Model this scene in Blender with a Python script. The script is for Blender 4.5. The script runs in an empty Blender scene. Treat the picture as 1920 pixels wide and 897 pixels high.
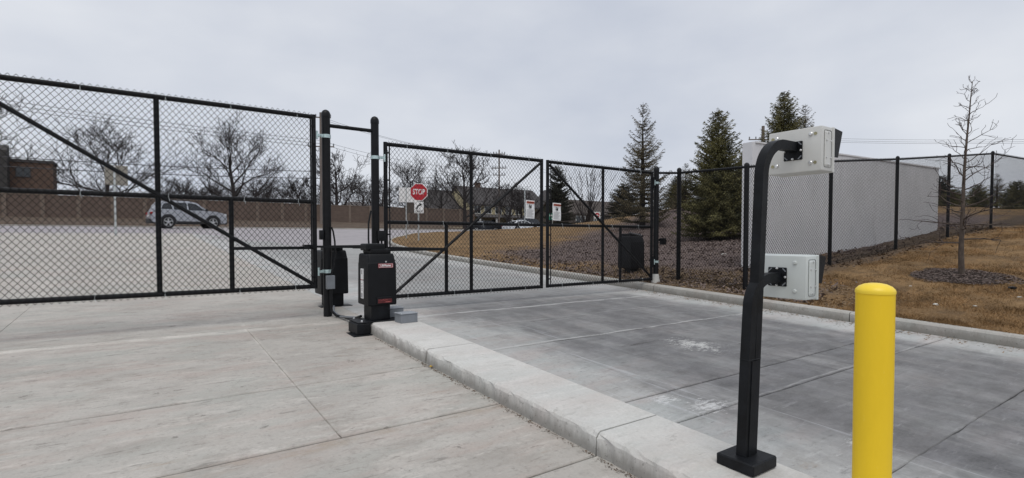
import bpy, bmesh, math, random
import numpy as np
from mathutils import Vector, Matrix
R = math.radians
scene = bpy.context.scene
COL = scene.collection

# ------------------------------------------------------------------ camera
F, PCX, PCY = 984.0, 960.0, 476.0
PITCH, YAW = R(1.7), R(34.9)
CAM = Vector((0, 0, 1.26))
cam = bpy.data.cameras.new("camera")
cam.sensor_width = 36.0
cam.lens = F / 1920 * 36
cam.shift_y = (PCY - 448.5) / 1920
cam.clip_start = 0.05
cam.clip_end = 6000
cam_ob = bpy.data.objects.new("camera", cam)
COL.objects.link(cam_ob)
cam_ob.location = CAM
cam_ob.rotation_euler = (math.pi / 2 - PITCH, 0, -YAW)
scene.camera = cam_ob

# ------------------------------------------------------------------ sky and sun
SUN_EL, SUN_AZ = R(66), R(215)
w = bpy.data.worlds.new("World")
scene.world = w
w.use_nodes = True
wn = w.node_tree.nodes
wl = w.node_tree.links
wn.clear()
w_out = wn.new("ShaderNodeOutputWorld")
w_bg = wn.new("ShaderNodeBackground")
w_bg.inputs["Strength"].default_value = 0.1
sky = wn.new("ShaderNodeTexSky")
sky.sky_type = 'NISHITA'
sky.sun_disc = False
sky.sun_elevation = SUN_EL
sky.sun_rotation = SUN_AZ
tc = wn.new("ShaderNodeTexCoord")
mp = wn.new("ShaderNodeMapping")
mp.inputs["Scale"].default_value = (1.0, 1.0, 2.1)
nz = wn.new("ShaderNodeTexNoise")
nz.inputs["Scale"].default_value = 2.1
nz.inputs["Detail"].default_value = 5
nz.inputs["Roughness"].default_value = 0.5
rp = wn.new("ShaderNodeValToRGB")
rp.color_ramp.elements[0].position = 0.33
rp.color_ramp.elements[0].color = (0.74, 0.79, 0.90, 1)
rp.color_ramp.elements[1].position = 0.68
rp.color_ramp.elements[1].color = (0.99, 1.02, 1.08, 1)
sc_ = wn.new("ShaderNodeVectorMath")
sc_.operation = 'SCALE'
sc_.inputs["Scale"].default_value = 7.9
mx = wn.new("ShaderNodeMixRGB")
mx.inputs["Fac"].default_value = 0.94
wl.new(tc.outputs["Generated"], mp.inputs["Vector"])
wl.new(mp.outputs["Vector"], nz.inputs["Vector"])
wl.new(nz.outputs["Fac"], rp.inputs["Fac"])
wl.new(rp.outputs["Color"], sc_.inputs[0])
wl.new(sky.outputs["Color"], mx.inputs["Color1"])
wl.new(sc_.outputs["Vector"], mx.inputs["Color2"])
wl.new(mx.outputs["Color"], w_bg.inputs["Color"])
wl.new(w_bg.outputs["Background"], w_out.inputs["Surface"])

sun = bpy.data.lights.new("sun", 'SUN')
sun.energy = 1.5
sun.angle = R(36)
sun.color = (1.0, 0.965, 0.91)
sun_ob = bpy.data.objects.new("sun", sun)
COL.objects.link(sun_ob)
sun_dir = Vector((math.sin(SUN_AZ) * math.cos(SUN_EL), math.cos(SUN_AZ) * math.cos(SUN_EL), math.sin(SUN_EL)))
sun_ob.rotation_euler = sun_dir.to_track_quat('Z', 'Y').to_euler()
sun_ob.location = (0, 0, 40)

vs = scene.view_settings
vs.view_transform = 'Standard'
vs.look = 'None'
vs.exposure = 0.0
vs.gamma = 1.0
vs.use_curve_mapping = False
scene.cycles.max_bounces = 6

# ------------------------------------------------------------------ placing by survey: camera rays to world points
_Rm = (Matrix.Rotation(-YAW, 3, 'Z') @ Matrix.Rotation(math.pi / 2 - PITCH, 3, 'X'))
def ray(px, py):
    return _Rm @ Vector(((px - PCX) / F, (PCY - py) / F, -1.0))
def on_y(px, py, Y):
    d = ray(px, py); return CAM + d * (Y / d.y)
def on_x(px, py, X):
    d = ray(px, py); return CAM + d * (X / d.x)
def at(px, py, t):
    return CAM + ray(px, py) * t

# ------------------------------------------------------------------ terrain
_SY = [-400, 0, 33, 37, 43, 50, 60, 75, 120, 300, 3000]
_SZ = [-16, 0, 1.29, 1.55, 1.95, 2.1, 3.0, 3.2, 3.5, 4.0, 4.0]
def s(y):
    return np.interp(y, _SY, _SZ)
def kr(y):
    y = np.asarray(y, float)
    return 7.82 + 9.0 * np.clip((y - 12) / 25, 0, 1.2) ** 2.2
_CP = np.array([(7.9, -8, 0), (7.9, -2, 0), (7.9, 3, 0), (7.9, 8, 0), (8, 12, 0), (9, 22, 0), (12.5, 30, 0), (17, 37, 0), (30, 38, .6),
    (8.55, 5.15, .1), (11.16, 4.93, .41), (14, 4.8, .67), (16.7, 4.6, .96), (19.1, 4.3, 1.22), (20.7, 6, 1.17), (18.3, 5.3, 1.15),
    (19.5, 25, .55), (25, 25, 1.25), (29, 25, 1.9), (32, 25, 2.4), (30, 18, 2.9), (17.9, 11.9, .62), (13, 12, .35), (37, 8.3, 2.4), (35, 9.6, 2.4),
    (11.5, 3, .36), (12, -4, .4), (20, -4, 1.2), (45, -6, 2.4), (55, 10, 2.7), (55, 30, 2.7), (40, 20, 3.0), (70, 20, 2.8)])
def _phi(r): return np.where(r > 0, r * r * np.log(r + 1e-9), 0.0) * 0.02
_A = _phi(np.linalg.norm(_CP[:, None, :2] - _CP[None, :, :2], axis=2)) + np.eye(len(_CP)) * 0.002
_P = np.hstack([np.ones((len(_CP), 1)), _CP[:, :2]])
_M = np.block([[_A, _P], [_P.T, np.zeros((3, 3))]])
_W = np.linalg.solve(_M, np.concatenate([_CP[:, 2], np.zeros(3)]))
def bump_h(x, y):
    x = np.asarray(x, float); y = np.asarray(y, float)
    r = np.sqrt((x[..., None] - _CP[:, 0]) ** 2 + (y[..., None] - _CP[:, 1]) ** 2)
    b = _phi(r) @ _W[:-3] + _W[-3] + _W[-2] * x + _W[-1] * y
    d = np.clip((x - kr(y)) / 1.2, 0, 1)
    return np.clip(b, -.05, 4.0) * d + 0.015 * np.sin(x * 2.1 + y) * d
def lawn_z(x, y):
    return s(y) + 0.115 + bump_h(x, y)
def gz(x, y):
    "height of whatever ground is at x, y"
    if y > 37: return float(s(y))
    if x > float(kr(y)) + .1: return float(lawn_z(x, y))
    return float(s(y))

# ------------------------------------------------------------------ materials
def mat(name, col, rough=.75, var=.18, scale=4.0, detail=6, bump=0.0, bscale=60.0, metallic=0.0, stretch=(1, 1, 1), spec=.4, col2=None, coat=0.0):
    m = bpy.data.materials.new(name)
    m.use_nodes = True
    nt = m.node_tree; n = nt.nodes; l = nt.links
    b = n["Principled BSDF"]
    b.inputs["Roughness"].default_value = rough
    b.inputs["Metallic"].default_value = metallic
    b.inputs["Specular IOR Level"].default_value = spec
    b.inputs["Coat Weight"].default_value = coat
    g = n.new("ShaderNodeNewGeometry")
    mpn = n.new("ShaderNodeMapping"); mpn.inputs["Scale"].default_value = stretch
    l.new(g.outputs["Position"], mpn.inputs["Vector"])
    nn = n.new("ShaderNodeTexNoise")
    nn.inputs["Scale"].default_value = scale; nn.inputs["Detail"].default_value = detail; nn.inputs["Roughness"].default_value = .62
    l.new(mpn.outputs["Vector"], nn.inputs["Vector"])
    r = n.new("ShaderNodeValToRGB")
    c1 = [max(0, c * (1 - var)) for c in col]
    c2 = [min(1, c * (1 + var)) for c in (col2 or col)]
    r.color_ramp.elements[0].position = .33; r.color_ramp.elements[0].color = (*c1, 1)
    r.color_ramp.elements[1].position = .67; r.color_ramp.elements[1].color = (*c2, 1)
    l.new(nn.outputs["Fac"], r.inputs["Fac"])
    l.new(r.outputs["Color"], b.inputs["Base Color"])
    if bump > 0:
        bn = n.new("ShaderNodeTexNoise"); bn.inputs["Scale"].default_value = bscale; bn.inputs["Detail"].default_value = 4
        l.new(mpn.outputs["Vector"], bn.inputs["Vector"])
        bb = n.new("ShaderNodeBump"); bb.inputs["Strength"].default_value = bump; bb.inputs["Distance"].default_value = .01
        l.new(bn.outputs["Fac"], bb.inputs["Height"]); l.new(bb.outputs["Normal"], b.inputs["Normal"])
    return m

class NG:
    "small helper to chain math nodes in a material"
    def __init__(self, m): self.nt = m.node_tree; self.n = self.nt.nodes; self.l = self.nt.links
    def node(self, t, **k):
        x = self.n.new(t)
        for a, v in k.items(): setattr(x, a, v)
        return x
    def put(self, sock, v):
        if isinstance(v, (int, float)): sock.default_value = v
        elif isinstance(v, (tuple, list)): sock.default_value = v
        else: self.l.new(v, sock)
    def math(self, op, a, b=0.0, clamp=False):
        x = self.node("ShaderNodeMath", operation=op); x.use_clamp = clamp
        self.put(x.inputs[0], a); self.put(x.inputs[1], b); return x.outputs[0]
    def step(self, v, a, b):
        x = self.node("ShaderNodeMapRange", interpolation_type='SMOOTHSTEP')
        self.put(x.inputs["Value"], v); self.put(x.inputs["From Min"], a); self.put(x.inputs["From Max"], b); return x.outputs["Result"]
    def mix(self, f, a, b):
        x = self.node("ShaderNodeMixRGB"); self.put(x.inputs["Fac"], f); self.put(x.inputs["Color1"], a); self.put(x.inputs["Color2"], b); return x.outputs["Color"]
    def noise(self, vec, scale, detail=6, rough=.6, dist=0.0):
        x = self.node("ShaderNodeTexNoise"); x.inputs["Scale"].default_value = scale; x.inputs["Detail"].default_value = detail
        x.inputs["Roughness"].default_value = rough; x.inputs["Distortion"].default_value = dist
        self.l.new(vec, x.inputs["Vector"]); return x.outputs["Fac"]
    def mapping(self, vec, sc=(1, 1, 1), loc=(0, 0, 0), rot=(0, 0, 0)):
        x = self.node("ShaderNodeMapping"); x.inputs["Scale"].default_value = sc; x.inputs["Location"].default_value = loc; x.inputs["Rotation"].default_value = rot
        self.l.new(vec, x.inputs["Vector"]); return x.outputs["Vector"]

def concrete(name, base, dirt, right=False, dark=(.15, .15, .155), grime=0.0):
    m = bpy.data.materials.new(name); m.use_nodes = True
    g = NG(m); b = g.n["Principled BSDF"]; b.inputs["Roughness"].default_value = .82; b.inputs["Specular IOR Level"].default_value = .3
    pos = g.node("ShaderNodeNewGeometry").outputs["Position"]
    sx = g.node("ShaderNodeSeparateXYZ"); g.l.new(pos, sx.inputs[0]); X, Y, Z = sx.outputs[0], sx.outputs[1], sx.outputs[2]
    K = lambda c_, f: tuple(min(1, v * f) for v in c_) + (1,)
    q_ = .45 if grime else .85
    def layer(c, col, noise, lo, hi, amt): return g.mix(g.math('MULTIPLY', g.step(noise, lo, hi), amt * q_), c, col)
    big = g.noise(pos, .8, 5, .6); fine = g.noise(pos, 60, 3, .7); grit = g.noise(pos, 22, 5, .75)
    c = g.mix(g.step(big, .33, .68), K(base, .88), K(base, 1.08))
    c = layer(c, (*dirt, 1), g.noise(g.mapping(pos, (1.3, 2.4, 1)), 1.9, 8, .68), .46, .64, .6)
    c = layer(c, (base[0] * .92, base[1] * .82, base[2] * .80, 1), g.noise(g.mapping(pos, (.7, 2.2, 1), (4, 9, 0)), 1.4, 6, .65), .47, .63, .7)
    c = layer(c, (base[0] * .84, base[1] * .90, base[2] * .90, 1), g.noise(g.mapping(pos, (.8, 2.0, 1), (14, 2, 0)), 1.2, 6, .65), .48, .63, .7)
    c = layer(c, K(base, 1.28), g.noise(g.mapping(pos, (1.0, 3.0, 1), (7, 3, 0)), 1.8, 9, .75), .53, .68, .65)
    # short broom-drag scuffs, dark and pale
    c = layer(c, K(dirt, .5), g.noise(g.mapping(pos, (2.2, 10, 1), (2, 8, 0), (0, 0, .06)), 2.0, 5, .7), .58, .68, .6)
    c = layer(c, K(base, 1.3), g.noise(g.mapping(pos, (2.0, 9, 1), (21, 3, 0), (0, 0, -.05)), 1.9, 5, .7), .58, .68, .6)
    c = layer(c, (.32, .225, .15, 1), g.noise(g.mapping(pos, (1.2, 4.5, 1), (11, 5, 0)), 1.5, 8, .76), .59, .71, .12 if grime else .5)
    c = layer(c, K(dirt, .42), g.noise(pos, 6.5, 5, .75), .63, .70, .7)
    c = layer(c, K(dirt, .6), grit, .52, .68, .4)
    wl_ = g.math('MULTIPLY', g.math('SUBTRACT', g.noise(g.mapping(pos, (1, .2, 1)), 1.3, 3), .5), .12)
    yl = g.math('ADD', Y, wl_)
    pale = g.noise(g.mapping(pos, (1.5, 3, 1), (5, 5, 0)), 2.2, 7, .72)
    def band(c, y0, half, amt, col, lo=.35, hi=.6):
        k = g.math('SUBTRACT', 1.0, g.step(g.math('ABSOLUTE', g.math('SUBTRACT', yl, y0)), half * .3, half))
        return g.mix(g.math('MULTIPLY', g.math('MULTIPLY', k, g.step(pale, lo, hi)), amt), c, col)
    if grime:
        hgt = g.math('SUBTRACT', Z, g.math('MULTIPLY', Y, .039))
        up = g.step(g.math('ADD', hgt, g.math('MULTIPLY', g.math('SUBTRACT', g.noise(g.mapping(pos, (1, 3, 1)), 3, 6, .7), .5), .13)), .10, .02)
        c = g.mix(g.math('MULTIPLY', up, grime), c, K(dirt, .5))
        pit = g.noise(g.mapping(pos, (1, 1, 1)), 34, 4, .75)
        c = g.mix(g.math('MULTIPLY', g.math('MULTIPLY', g.step(pit, .58, .68), g.step(hgt, .122, .10)), .6), c, K(dirt, .32))
    elif not right:
        c = g.mix(g.math('MULTIPLY', g.math('SUBTRACT', 1.0, g.step(g.math('ABSOLUTE', g.math('SUBTRACT', X, .9)), .008, .03)), g.math('MULTIPLY', g.math('MULTIPLY', g.step(pale, .42, .62), .55), g.math('MULTIPLY', g.step(Y, 3.6, 4.6), g.math('SUBTRACT', 1.0, g.step(Y, 7.0, 7.4))))), c, K(base, 1.35)); c = band(c, 6.36, .10, .8, K(base, 1.45)); c = band(c, 3.06, .06, .6, K(base, 1.4), .48, .62); c = band(c, 2.95, .08, .5, (.34, .27, .2, 1), .4, .6)
    if right:
        wob = g.math('MULTIPLY', g.math('SUBTRACT', g.noise(g.mapping(pos, (1.0, .5, 1)), 1.1, 7, .68), .5), 1.9)
        xw = g.math('ADD', X, wob); yw = g.math('ADD', Y, g.math('MULTIPLY', wob, .9))
        k = g.math('MULTIPLY', g.step(xw, 2.85, 3.65), g.math('SUBTRACT', 1.0, g.step(xw, 6.6, 7.4)))
        k = g.math('MULTIPLY', k, g.math('SUBTRACT', 1.0, g.math('MULTIPLY', g.step(yw, 5.6, 8.0), .55)))
        tr = g.noise(g.mapping(pos, (1.4, .5, 1), (3, 0, 0)), 1.5, 8, .7)
        k = g.math('MULTIPLY', k, g.math('ADD', .62, g.math('MULTIPLY', g.step(tr, .3, .6), .38)))
        dn = g.mix(g.step(g.noise(g.mapping(pos, (1.5, 3, 1)), 2.2, 9, .74), .3, .7), K(dark, .62), K(dark, 1.4))
        dn = layer(dn, (.095, .09, .092, 1), g.noise(g.mapping(pos, (1.6, 12, 1), (4, 4, 0)), 1.6, 6, .7), .56, .67, .8)
        dn = layer(dn, K(dark, 2.2), g.noise(g.mapping(pos, (1.5, 11, 1), (9, 1, 0), (0, 0, .12)), 1.7, 7, .74), .57, .68, .75)
        c = g.mix(g.math('MULTIPLY', k, .95), c, dn)
        for y0, hf, am in ((6.24, .05, .6), (4.30, .024, .65), (2.15, .014, .3), (5.35, .015, .35)): c = band(c, y0, hf, am, (.56, .56, .55, 1), .3, .6)
        # tyre-polished dust lines beside the island
        li = g.math('MULTIPLY', g.step(g.noise(g.mapping(pos, (9, .35, 1)), 1.5, 5, .7), .57, .68), g.math('MULTIPLY', g.step(X, 2.7, 2.9), g.math('SUBTRACT', 1.0, g.step(X, 3.5, 4.0))))
        c = g.mix(g.math('MULTIPLY', li, .5), c, (.52, .53, .55, 1))
        for (cx, cy, rx, ry, a, col) in ((4.75, 3.42, .36, .48, .8, (.6, .6, .58, 1)), (3.05, 2.45, .2, .16, .7, (.66, .66, .66, 1)), (3.2, 2.2, .3, .19, .75, (.66, .66, .66, 1)), (3.6, 1.35, .5, .10, .55, (.62, .62, .62, 1)), (4.22, 3.745, .5, .045, 1.0, (.06, .055, .058, 1)), (4.26, 5.27, .55, .05, 1.0, (.07, .065, .068, 1)), (5.3, 3.2, .3, .02, .9, (.06, .055, .058, 1))):
            dx = g.math('DIVIDE', g.math('SUBTRACT', X, cx), rx); dy = g.math('DIVIDE', g.math('SUBTRACT', Y, cy), ry)
            rr = g.math('SQRT', g.math('ADD', g.math('MULTIPLY', dx, dx), g.math('MULTIPLY', dy, dy)))
            sp = g.noise(g.mapping(pos, (1, 3.2, 1), (0, 0, 0), (0, 0, .5)), 11, 7, .8)
            f = g.step(g.math('SUBTRACT', sp, g.math('MULTIPLY', rr, .22)), .38, .5)
            c = g.mix(g.math('MULTIPLY', f, a), c, col)
    c = g.mix(g.math('MULTIPLY', g.step(fine, .3, .75), .24), c, K(base, .5))
    pour = g.node("ShaderNodeObjectInfo").outputs["Random"]   # every pour cured to its own shade
    c = g.mix(g.math('MULTIPLY', pour, .16), c, K(dirt, .8))
    g.l.new(c, b.inputs["Base Color"])
    bp = g.node("ShaderNodeBump"); bp.inputs["Strength"].default_value = .5; bp.inputs["Distance"].default_value = .004
    g.l.new(g.math('ADD', grit, g.math('MULTIPLY', g.noise(g.mapping(pos, (4, 90, 1)), 3, 3), .5)), bp.inputs["Height"]); g.l.new(bp.outputs[0], b.inputs["Normal"])
    return m

M_SLAB = concrete("concrete_pale", (.455, .43, .395), (.29, .265, .235))
M_SLABR = concrete("concrete_stained", (.46, .46, .45), (.31, .30, .28), right=True, dark=(.108, .107, .113))
M_KERB = concrete("concrete_kerb", (.60, .59, .565), (.42, .40, .36), grime=.75)
M_KERBR = concrete("concrete_kerb_old", (.43, .415, .385), (.26, .24, .20), grime=.5)
M_JOINT = mat("joint_dirt", (.055, .045, .036), .95, .4, 20)
M_ASPH = mat("asphalt_worn", (.31, .29, .30), .9, .16, 2.5, bump=.3, bscale=90, stretch=(.4, 1, 1))
M_WALLC = mat("screen_wall_concrete", (.66, .66, .675), .85, .06, 1.6, bump=.2, bscale=40, stretch=(1, 1, .5))
M_BLK = mat("black_powder_coat", (.006, .0065, .008), .45, .3, 14, spec=.24)
M_BLKM = mat("black_vinyl_wire", (.010, .010, .011), .6, .3, 40, spec=.2)
M_BLKP = mat("black_plastic", (.0055, .006, .0075), .5, .25, 8, bump=.15, bscale=300, spec=.22)
M_BLKB = mat("black_paint_dusty", (.0065, .0075, .0095), .5, .6, 9, bump=.1, bscale=120, spec=.22)
M_GALV = mat("galvanized_steel", (.55, .58, .58), .42, .2, 18, metallic=.75)
M_ZINC = mat("zinc_hinge", (.5, .62, .62), .38, .25, 20, metallic=.5)
M_STEEL = mat("bolt_steel", (.7, .7, .7), .3, .1, 30, metallic=.8)
M_GREYBOX = mat("grey_pvc", (.2, .215, .235), .55, .1, 12)
M_READER = mat("reader_enamel", (.60, .60, .575), .42, .05, 6, spec=.5)
M_READER2 = mat("reader_enamel_cool", (.56, .595, .585), .4, .05, 6, spec=.5)
M_GASKET = mat("dark_groove", (.07, .07, .07), .7, .1, 10)
M_BRASS = mat("brassy_screw", (.36, .33, .2), .4, .2, 30, metallic=.6)
M_YEL = mat("yellow_bollard_plastic", (.84, .565, .018), .5, .05, 5, stretch=(1, 1, .3), bump=.06, bscale=30, spec=.35)
def scuffs(m, col, amt, sc=(6, 6, 1.5), lo=.6, hi=.72):
    g = NG(m); b = g.n["Principled BSDF"]; src = b.inputs["Base Color"].links[0].from_socket
    pos = g.node("ShaderNodeNewGeometry").outputs["Position"]; nz = g.noise(g.mapping(pos, sc), 2.2, 8, .76)
    g.l.new(g.mix(g.math('MULTIPLY', g.step(nz, lo, hi), amt), src, (*col, 1)), b.inputs["Base Color"])
scuffs(M_YEL, (.42, .30, .06), .35); scuffs(M_YEL, (.9, .72, .2), .3, (20, 20, 6), .62, .7)
scuffs(M_READER, (.36, .35, .31), .3, (9, 9, 3)); scuffs(M_READER2, (.34, .35, .33), .3, (9, 9, 3))
scuffs(M_BLKB, (.05, .05, .048), .5, (12, 12, 5)); scuffs(M_BLKP, (.03, .03, .03), .5, (10, 10, 4))
scuffs(M_WALLC, (.46, .45, .44), .4, (1.2, 1.2, .25), .54, .7)
M_YELC = mat("yellow_bollard_cap", (.86, .62, .04), .42, .05, 5, spec=.45)
M_WHITE = mat("white_sign_sheet", (.78, .78, .78), .5, .04, 6)
M_RED = mat("red_sign_sheet", (.45, .018, .03), .45, .1, 5)
M_ORANGE = mat("orange_print", (.62, .12, .05), .6, .05, 5)
M_INK = mat("black_print", (.02, .02, .022), .6, .1, 5)
M_INKG = mat("grey_print", (.32, .32, .33), .6, .1, 5)
M_GREEN = mat("green_sign_sheet", (.012, .16, .1), .5, .1, 5)
M_TANSIGN = mat("weathered_sign_back", (.27, .25, .215), .6, .1, 4)
M_BARK = mat("bark_dark", (.032, .026, .025), .9, .35, 9, bump=.4, bscale=30)
M_TWIG = mat("twig_dark", (.036, .030, .030), .9, .3, 6)
M_BARKY = mat("young_bark", (.085, .066, .054), .9, .35, 25, bump=.4, bscale=60, stretch=(1, 1, .4))
M_TWIGY = mat("young_twig", (.055, .040, .038), .85, .25, 12)
M_SPRUCE = mat("spruce_needles", (.058, .064, .026), .75, .45, 1.7, col2=(.135, .122, .046))
M_SPRUCEB = mat("spruce_needles_brown", (.070, .066, .036), .75, .4, 1.7, col2=(.13, .105, .06))
M_DARKCON = mat("dark_conifer", (.020, .026, .018), .8, .4, 1.2, col2=(.035, .036, .022))
M_DIRT = mat("bare_soil", (.12, .085, .06), .95, .4, 7, bump=.5, bscale=40)
M_CHIP = mat("mulch_chip", (.145, .11, .096), .9, .65, 23)
M_CHIPL = mat("leaf_litter", (.2, .14, .085), .9, .6, 23)
M_STONE = mat("pale_stone", (.55, .54, .5), .8, .15, 20)
M_LEAF = mat("yellow_leaf", (.55, .35, .05), .7, .2, 30)
M_WIRE = mat("overhead_wire", (.06, .06, .065), .7, .1, 5)
M_POLE = mat("weathered_pole", (.16, .135, .12), .9, .25, 3, stretch=(3, 3, .3))
M_CREAM = mat("cream_siding", (.52, .45, .28), .8, .08, 3)
M_TRIM = mat("white_trim", (.7, .7, .68), .6, .05, 3)
M_ROOF = mat("dark_shingle", (.065, .06, .06), .95, .3, 6, stretch=(1, 1, 4))
M_ROOFB = mat("brown_shingle", (.075, .062, .055), .95, .3, 6, stretch=(1, 1, 4))
M_SIDEB = mat("brown_siding", (.09, .075, .065), .9, .2, 3, stretch=(.3, .3, 6))
M_GLASS = mat("window_glass", (.02, .024, .028), .08, .2, 2, spec=.6)
M_CGLASS = mat("car_glass", (.012, .015, .018), .06, .2, 2, spec=.7)
M_TYRE = mat("tyre_rubber", (.014, .014, .015), .85, .2, 20)
M_RIM = mat("alloy_rim", (.5, .51, .52), .35, .1, 10, metallic=.7)
M_CLAD = mat("black_cladding", (.02, .02, .022), .7, .2, 10)
M_SILVER = mat("silver_car_paint", (.36, .375, .41), .3, .05, 3, metallic=.35, coat=.5)
M_WHITEP = mat("white_car_paint", (.72, .74, .77), .3, .04, 3, coat=.5)
M_DARKP = mat("dark_car_paint", (.03, .034, .042), .28, .1, 3, metallic=.3, coat=.5)
M_LAMP = mat("tail_lamp", (.3, .01, .012), .2, .1, 4)
M_HEADL = mat("head_lamp", (.6, .62, .64), .1, .1, 4)

def brick_mat(name, c1, c2, mortar, scale, bw=.5, rh=.25):
    m = bpy.data.materials.new(name); m.use_nodes = True
    g = NG(m); b = g.n["Principled BSDF"]; b.inputs["Roughness"].default_value = .9
    pos = g.node("ShaderNodeNewGeometry").outputs["Position"]
    sx = g.node("ShaderNodeSeparateXYZ"); g.l.new(pos, sx.inputs[0])
    cb = g.node("ShaderNodeCombineXYZ"); g.l.new(g.math('ADD', sx.outputs[0], sx.outputs[1]), cb.inputs[0]); g.l.new(sx.outputs[2], cb.inputs[1])
    t = g.node("ShaderNodeTexBrick"); g.l.new(cb.outputs[0], t.inputs["Vector"])
    t.inputs["Scale"].default_value = scale; t.inputs["Color1"].default_value = (*c1, 1); t.inputs["Color2"].default_value = (*c2, 1); t.inputs["Mortar"].default_value = (*mortar, 1)
    t.inputs["Mortar Size"].default_value = .015; t.inputs["Brick Width"].default_value = bw; t.inputs["Row Height"].default_value = rh
    nz = g.noise(pos, 1.3, 5, .6)
    c = g.mix(g.math('MULTIPLY', g.step(nz, .3, .7), .35), t.outputs["Color"], tuple(x * .6 for x in c1) + (1,))
    g.l.new(c, b.inputs["Base Color"])
    return m
M_BRICKW = brick_mat("wall_brick", (.125, .088, .07), (.152, .106, .084), (.14, .112, .095), 1.0, .42, .13)
M_BRICKP = mat("wall_post_precast", (.185, .145, .118), .9, .12, 3)
M_BRICKB = brick_mat("building_brick", (.095, .058, .042), (.13, .076, .052), (.11, .085, .07), 1.0, .4, .12)

def grass_mat():
    m = bpy.data.materials.new("dormant_lawn"); m.use_nodes = True
    g = NG(m); b = g.n["Principled BSDF"]; b.inputs["Roughness"].default_value = .95; b.inputs["Specular IOR Level"].default_value = .1
    pos = g.node("ShaderNodeNewGeometry").outputs["Position"]
    sx = g.node("ShaderNodeSeparateXYZ"); g.l.new(pos, sx.inputs[0]); X, Y = sx.outputs[0], sx.outputs[1]
    n1 = g.noise(pos, .55, 6, .65); n2 = g.noise(g.mapping(pos, (1, 2.2, 1)), 3.5, 7, .7); n3 = g.noise(pos, 28, 4, .7)
    c = g.mix(g.step(n1, .35, .65), (.175, .108, .053, 1), (.255, .162, .080, 1))
    c = g.mix(g.math('MULTIPLY', g.step(n2, .44, .7), .8), c, (.095, .065, .04, 1))
    c = g.mix(g.math('MULTIPLY', g.step(n3, .45, .75), .5), c, (.38, .27, .15, 1))
    n4 = g.noise(g.mapping(pos, (1, 1, 1), (9, 2, 0)), 1.3, 8, .74)
    c = g.mix(g.math('MULTIPLY', g.step(n4, .45, .62), .6), c, (.105, .072, .044, 1))
    # mulch bed under the spruces behind the fence, dirt along the fence
    w_ = g.math('MULTIPLY', g.math('SUBTRACT', g.noise(pos, .45, 5, .6), .5), 6.0)
    yw = g.math('ADD', Y, w_); xw = g.math('ADD', X, g.math('MULTIPLY', w_, .5))
    k = g.math('MULTIPLY', g.step(yw, 5.2, 6.0), g.math('SUBTRACT', 1.0, g.step(g.math('SUBTRACT', yw, g.math('MULTIPLY', X, .55)), 7.6, 10.4)))
    k = g.math('MULTIPLY', k, g.step(xw, 8.7, 9.7))
    k = g.math('MULTIPLY', k, g.math('SUBTRACT', 1.0, g.step(xw, 26, 30)))
    mc = g.mix(g.step(n3, .3, .7), (.075, .056, .052, 1), (.175, .138, .128, 1))
    c = g.mix(k, c, mc)
    d = g.math('MULTIPLY', g.math('SUBTRACT', 1.0, g.step(g.math('ABSOLUTE', g.math('SUBTRACT', g.math('ADD', Y, g.math('MULTIPLY', w_, .12)), 5.05)), .25, .75)), g.step(X, 8.2, 9))
    c = g.mix(g.math('MULTIPLY', d, .85), c, g.mix(g.step(n2, .4, .6), (.075, .058, .045, 1), (.14, .105, .08, 1)))
    d2 = g.math('MULTIPLY', g.math('SUBTRACT', 1.0, g.step(xw, 8.9, 10.0)), g.math('MULTIPLY', g.step(yw, 3.6, 4.5), g.math('SUBTRACT', 1.0, g.step(Y, 8.5, 10))))
    c = g.mix(g.math('MULTIPLY', d2, .8), c, g.mix(g.step(n2, .35, .6), (.08, .06, .045, 1), (.17, .125, .085, 1)))
    g.l.new(c, b.inputs["Base Color"])
    bp = g.node("ShaderNodeBump"); bp.inputs["Strength"].default_value = .7; bp.inputs["Distance"].default_value = .03
    g.l.new(n3, bp.inputs["Height"]); g.l.new(bp.outputs[0], b.inputs["Normal"])
    return m
M_LAWN = grass_mat()
M_BLADE = mat("dormant_grass_blade", (.15, .09, .042), .95, .35, 2.2, col2=(.29, .18, .088), spec=.1)
M_VERGE = mat("dull_verge_grass", (.085, .060, .042), .95, .35, 2, bump=.5, bscale=20)
M_GROUND = mat("far_ground", (.13, .105, .07), .95, .3, .2)

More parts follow.
